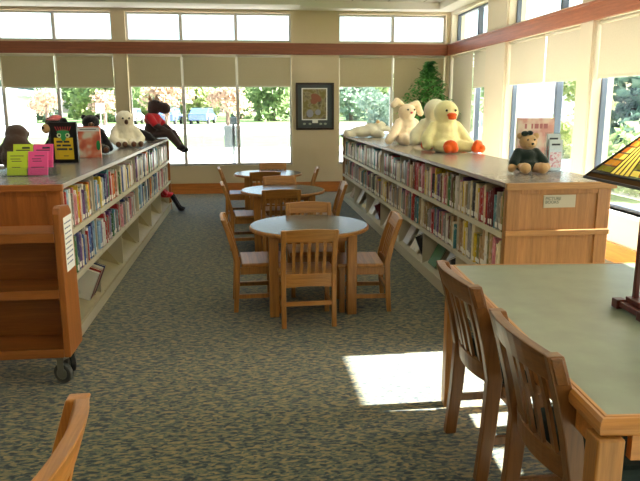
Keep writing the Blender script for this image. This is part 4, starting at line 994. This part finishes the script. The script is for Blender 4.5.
for i, (x, y, s) in enumerate([(-5.4, 47, .95), (-1.2, 50, .85), (-16.5, 58, .8), (-12.2, 60, .8)]):
    tree(3, x, y, s, 2.3, ['pink flowering tree behind the moose by the parked cars', 'pink flowering tree behind the grey utility box', 'pink flowering tree far left beyond the building lawn', 'pink flowering tree beyond the black plush dog'][i], 'flowering_tree')
for i, (x, y, s) in enumerate([(-2.0, 12.7, .5), (-1.05, 12.8, .55), (-.15, 12.7, .45)]):
    tree(5, x, y, s, .55, ['low green shrub outside the back window, below the moose', 'low green shrub outside the back window, middle of three', 'low green shrub outside the back window near the utility box'][i], 'shrub', False, 'shrub', 'shrubs under the back window')
# right side
tree(4, 14.6, 23.5, .80, 4.6, 'dark bluish conifer outside the right window behind the lamp', 'conifer_tree')
tree(1, 12.5, 37, .8, 3.0, 'green tree outside the right wall window by the wide column'); tree(0, 21.5, 39.5, .6, 3.0, 'pale tree outside the right window above the brochure holder')
tree(0, 10.3, 20.0, .3, 1.3, 'small pale green bush outside, right of the brochure holder', 'shrub', False, 'shrub'); tree(1, 7.5, 11.6, .30, 1.15, 'green bush outside beneath the lamp shade', 'shrub', False, 'shrub')
# utility box on a post
ub = thing('utility_box', 'grey utility box on a post outside the back window', 'utility box', (-.33, 16.2, GZ), 0)
GB = simple('utility_grey', srgb(92, 102, 104), .6, .05, 4)
m = MB(); m.tube([(.06, .1, 0), (.06, .1, 1.35)], .035, 10); m.build('post', GB, ub)
m = MB(); m.box(-.17, .03, -.1, .1, .67, 1.19); m.build('cabinet', GB, ub, bevel=.01); m = MB(); m.box(.10, .24, -.1, .1, .67, 1.19); m.build('cabinet', GB, ub, bevel=.01)
m = MB(); m.box(-.02, .15, -.04, .12, 1.22, 1.40); m.build('meter', simple('meter_dark', srgb(52, 64, 68), .5), ub, bevel=.01)
# cars
def car(x, y, rz, c, label):
    r = thing('car', label, 'car', (x, y, GZ), rz, 'parked cars beyond the back windows')
    P = simple('car_paint_' + label.split()[0], c, .25, spec=.6); GD = simple('car_glass', srgb(60, 72, 84), .1)
    m = MB(); m.prism([(-2.1, .35), (2.1, .35), (2.15, .75), (1.2, .92), (.55, 1.42), (-.95, 1.45), (-1.7, 1.0), (-2.15, .92)], 'y', -.85, .85); m.build('body', P, r, bevel=.06)
    m = MB(); m.prism([(.95, .98), (.5, 1.36), (-.9, 1.38), (-1.45, 1.02)], 'y', -.87, .87); m.build('side_window', GD, r)
    for sx in (-1.3, 1.3):
        for sy in (-.8, .8):
            m = MB(); m.tube([(sx, sy - .1, .33), (sx, sy + .1, .33)], .33, 20); w_ = m.build('wheel', BLACKR, r); m = MB(); m.tube([(sx, sy - .11, .33), (sx, sy + .11, .33)], .2, 16); m.build('hubcap', STEEL, w_)
car(-6.9, 62.5, 1.45, srgb(70, 96, 150), 'blue car parked beyond the moose'); car(-10.6, 63.5, 1.5, srgb(222, 224, 230), 'white car parked left of the blue car'); car(-3.9, 63.5, 1.4, srgb(84, 110, 160), 'steel blue car under the pink flowering tree')
# low pale building on the left, with a canopy roof
bd = thing('building', 'low white building with pale blue roof far outside at left', 'building', (-27.5, 62, GZ))
m = MB(); m.box(-9, 6.5, 0, 8, 0, 2.6); m.build('wall', simple('building_white', srgb(226, 230, 236), .8), bd)
m = MB(); m.prism([(-10, 2.6), (8.5, 2.6), (8.5, 2.9), (-10, 5.2)], 'y', -1.5, 9); m.build('roof', simple('roof_blue', srgb(196, 212, 232), .6), bd)
for x in (-7, -4, -1, 2, 5):
    m = MB(); m.box(x - .6, x + .6, -.05, .02, .9, 2.0); w_ = m.build('window', simple('bldg_glass', srgb(110, 124, 140), .2), bd)
sn = thing('road_sign', 'small white road sign on a post far outside, above the monkey', 'sign', (-11.6, 55.5, GZ)); m = MB(); m.tube([(0, 0, 0), (0, 0, 1.9)], .05, 8); m.build('post', STEEL, sn); m = MB(); m.box(-.35, .35, -.03, -.05 + .04, 1.1, 1.9); m.build('sign_panel', PAPER, sn)
b2 = thing('building', 'pale house outside the right window behind the display book', 'building', (24.5, 56, GZ), -.35)
m = MB(); m.box(-4, 4, -6, 6, 0, 3.4); m.build('wall', simple('house_pale', srgb(216, 222, 230), .8), b2); m = MB(); m.prism([(-4.5, 3.4), (4.5, 3.4), (0, 5.6)], 'y', -6.4, 6.4); m.build('roof', simple('house_roof', srgb(160, 164, 172), .8), b2)
for y in (-4, -1, 2, 4.6):
    m = MB(); m.box(-4.04, -3.98, y - .6, y + .6, 1.0, 2.4); m.build('window', MATS['bldg_glass'], b2)

# ------------------------------------------------------------------ light
sun = bpy.data.lights.new('Sun', 'SUN'); sun.energy = 62; sun.angle = math.radians(.55); sun.color = (1, .97, .92)
so = link(bpy.data.objects.new('Sun', sun)); el = math.radians(30)
d = Vector((-math.cos(el), 0.0, -math.sin(el))); so.rotation_euler = d.to_track_quat('-Z', 'Y').to_euler()
w = bpy.data.worlds.new('World'); S.world = w; w.use_nodes = True; nt = w.node_tree; nt.nodes.clear()
ou = nt.nodes.new('ShaderNodeOutputWorld'); bg = nt.nodes.new('ShaderNodeBackground'); sk = nt.nodes.new('ShaderNodeTexSky')
sk.sky_type = 'NISHITA'; sk.sun_disc = False; sk.sun_elevation = el; sk.sun_rotation = PI / 2; sk.air_density = 1.0; sk.dust_density = 2.5; sk.ozone_density = 1.0
bg.inputs[1].default_value = .7
nt.links.new(sk.outputs[0], bg.inputs[0]); nt.links.new(bg.outputs[0], ou.inputs[0])
S.view_settings.view_transform = 'Standard'; S.view_settings.look = 'None'; S.view_settings.exposure = 0.0; S.view_settings.gamma = 1.0; S.view_settings.use_curve_mapping = False
S.cycles.max_bounces = 8; S.cycles.diffuse_bounces = 5; S.cycles.transparent_max_bounces = 16; S.cycles.sample_clamp_indirect = 6.0; S.cycles.caustics_reflective = False; S.cycles.caustics_refractive = False
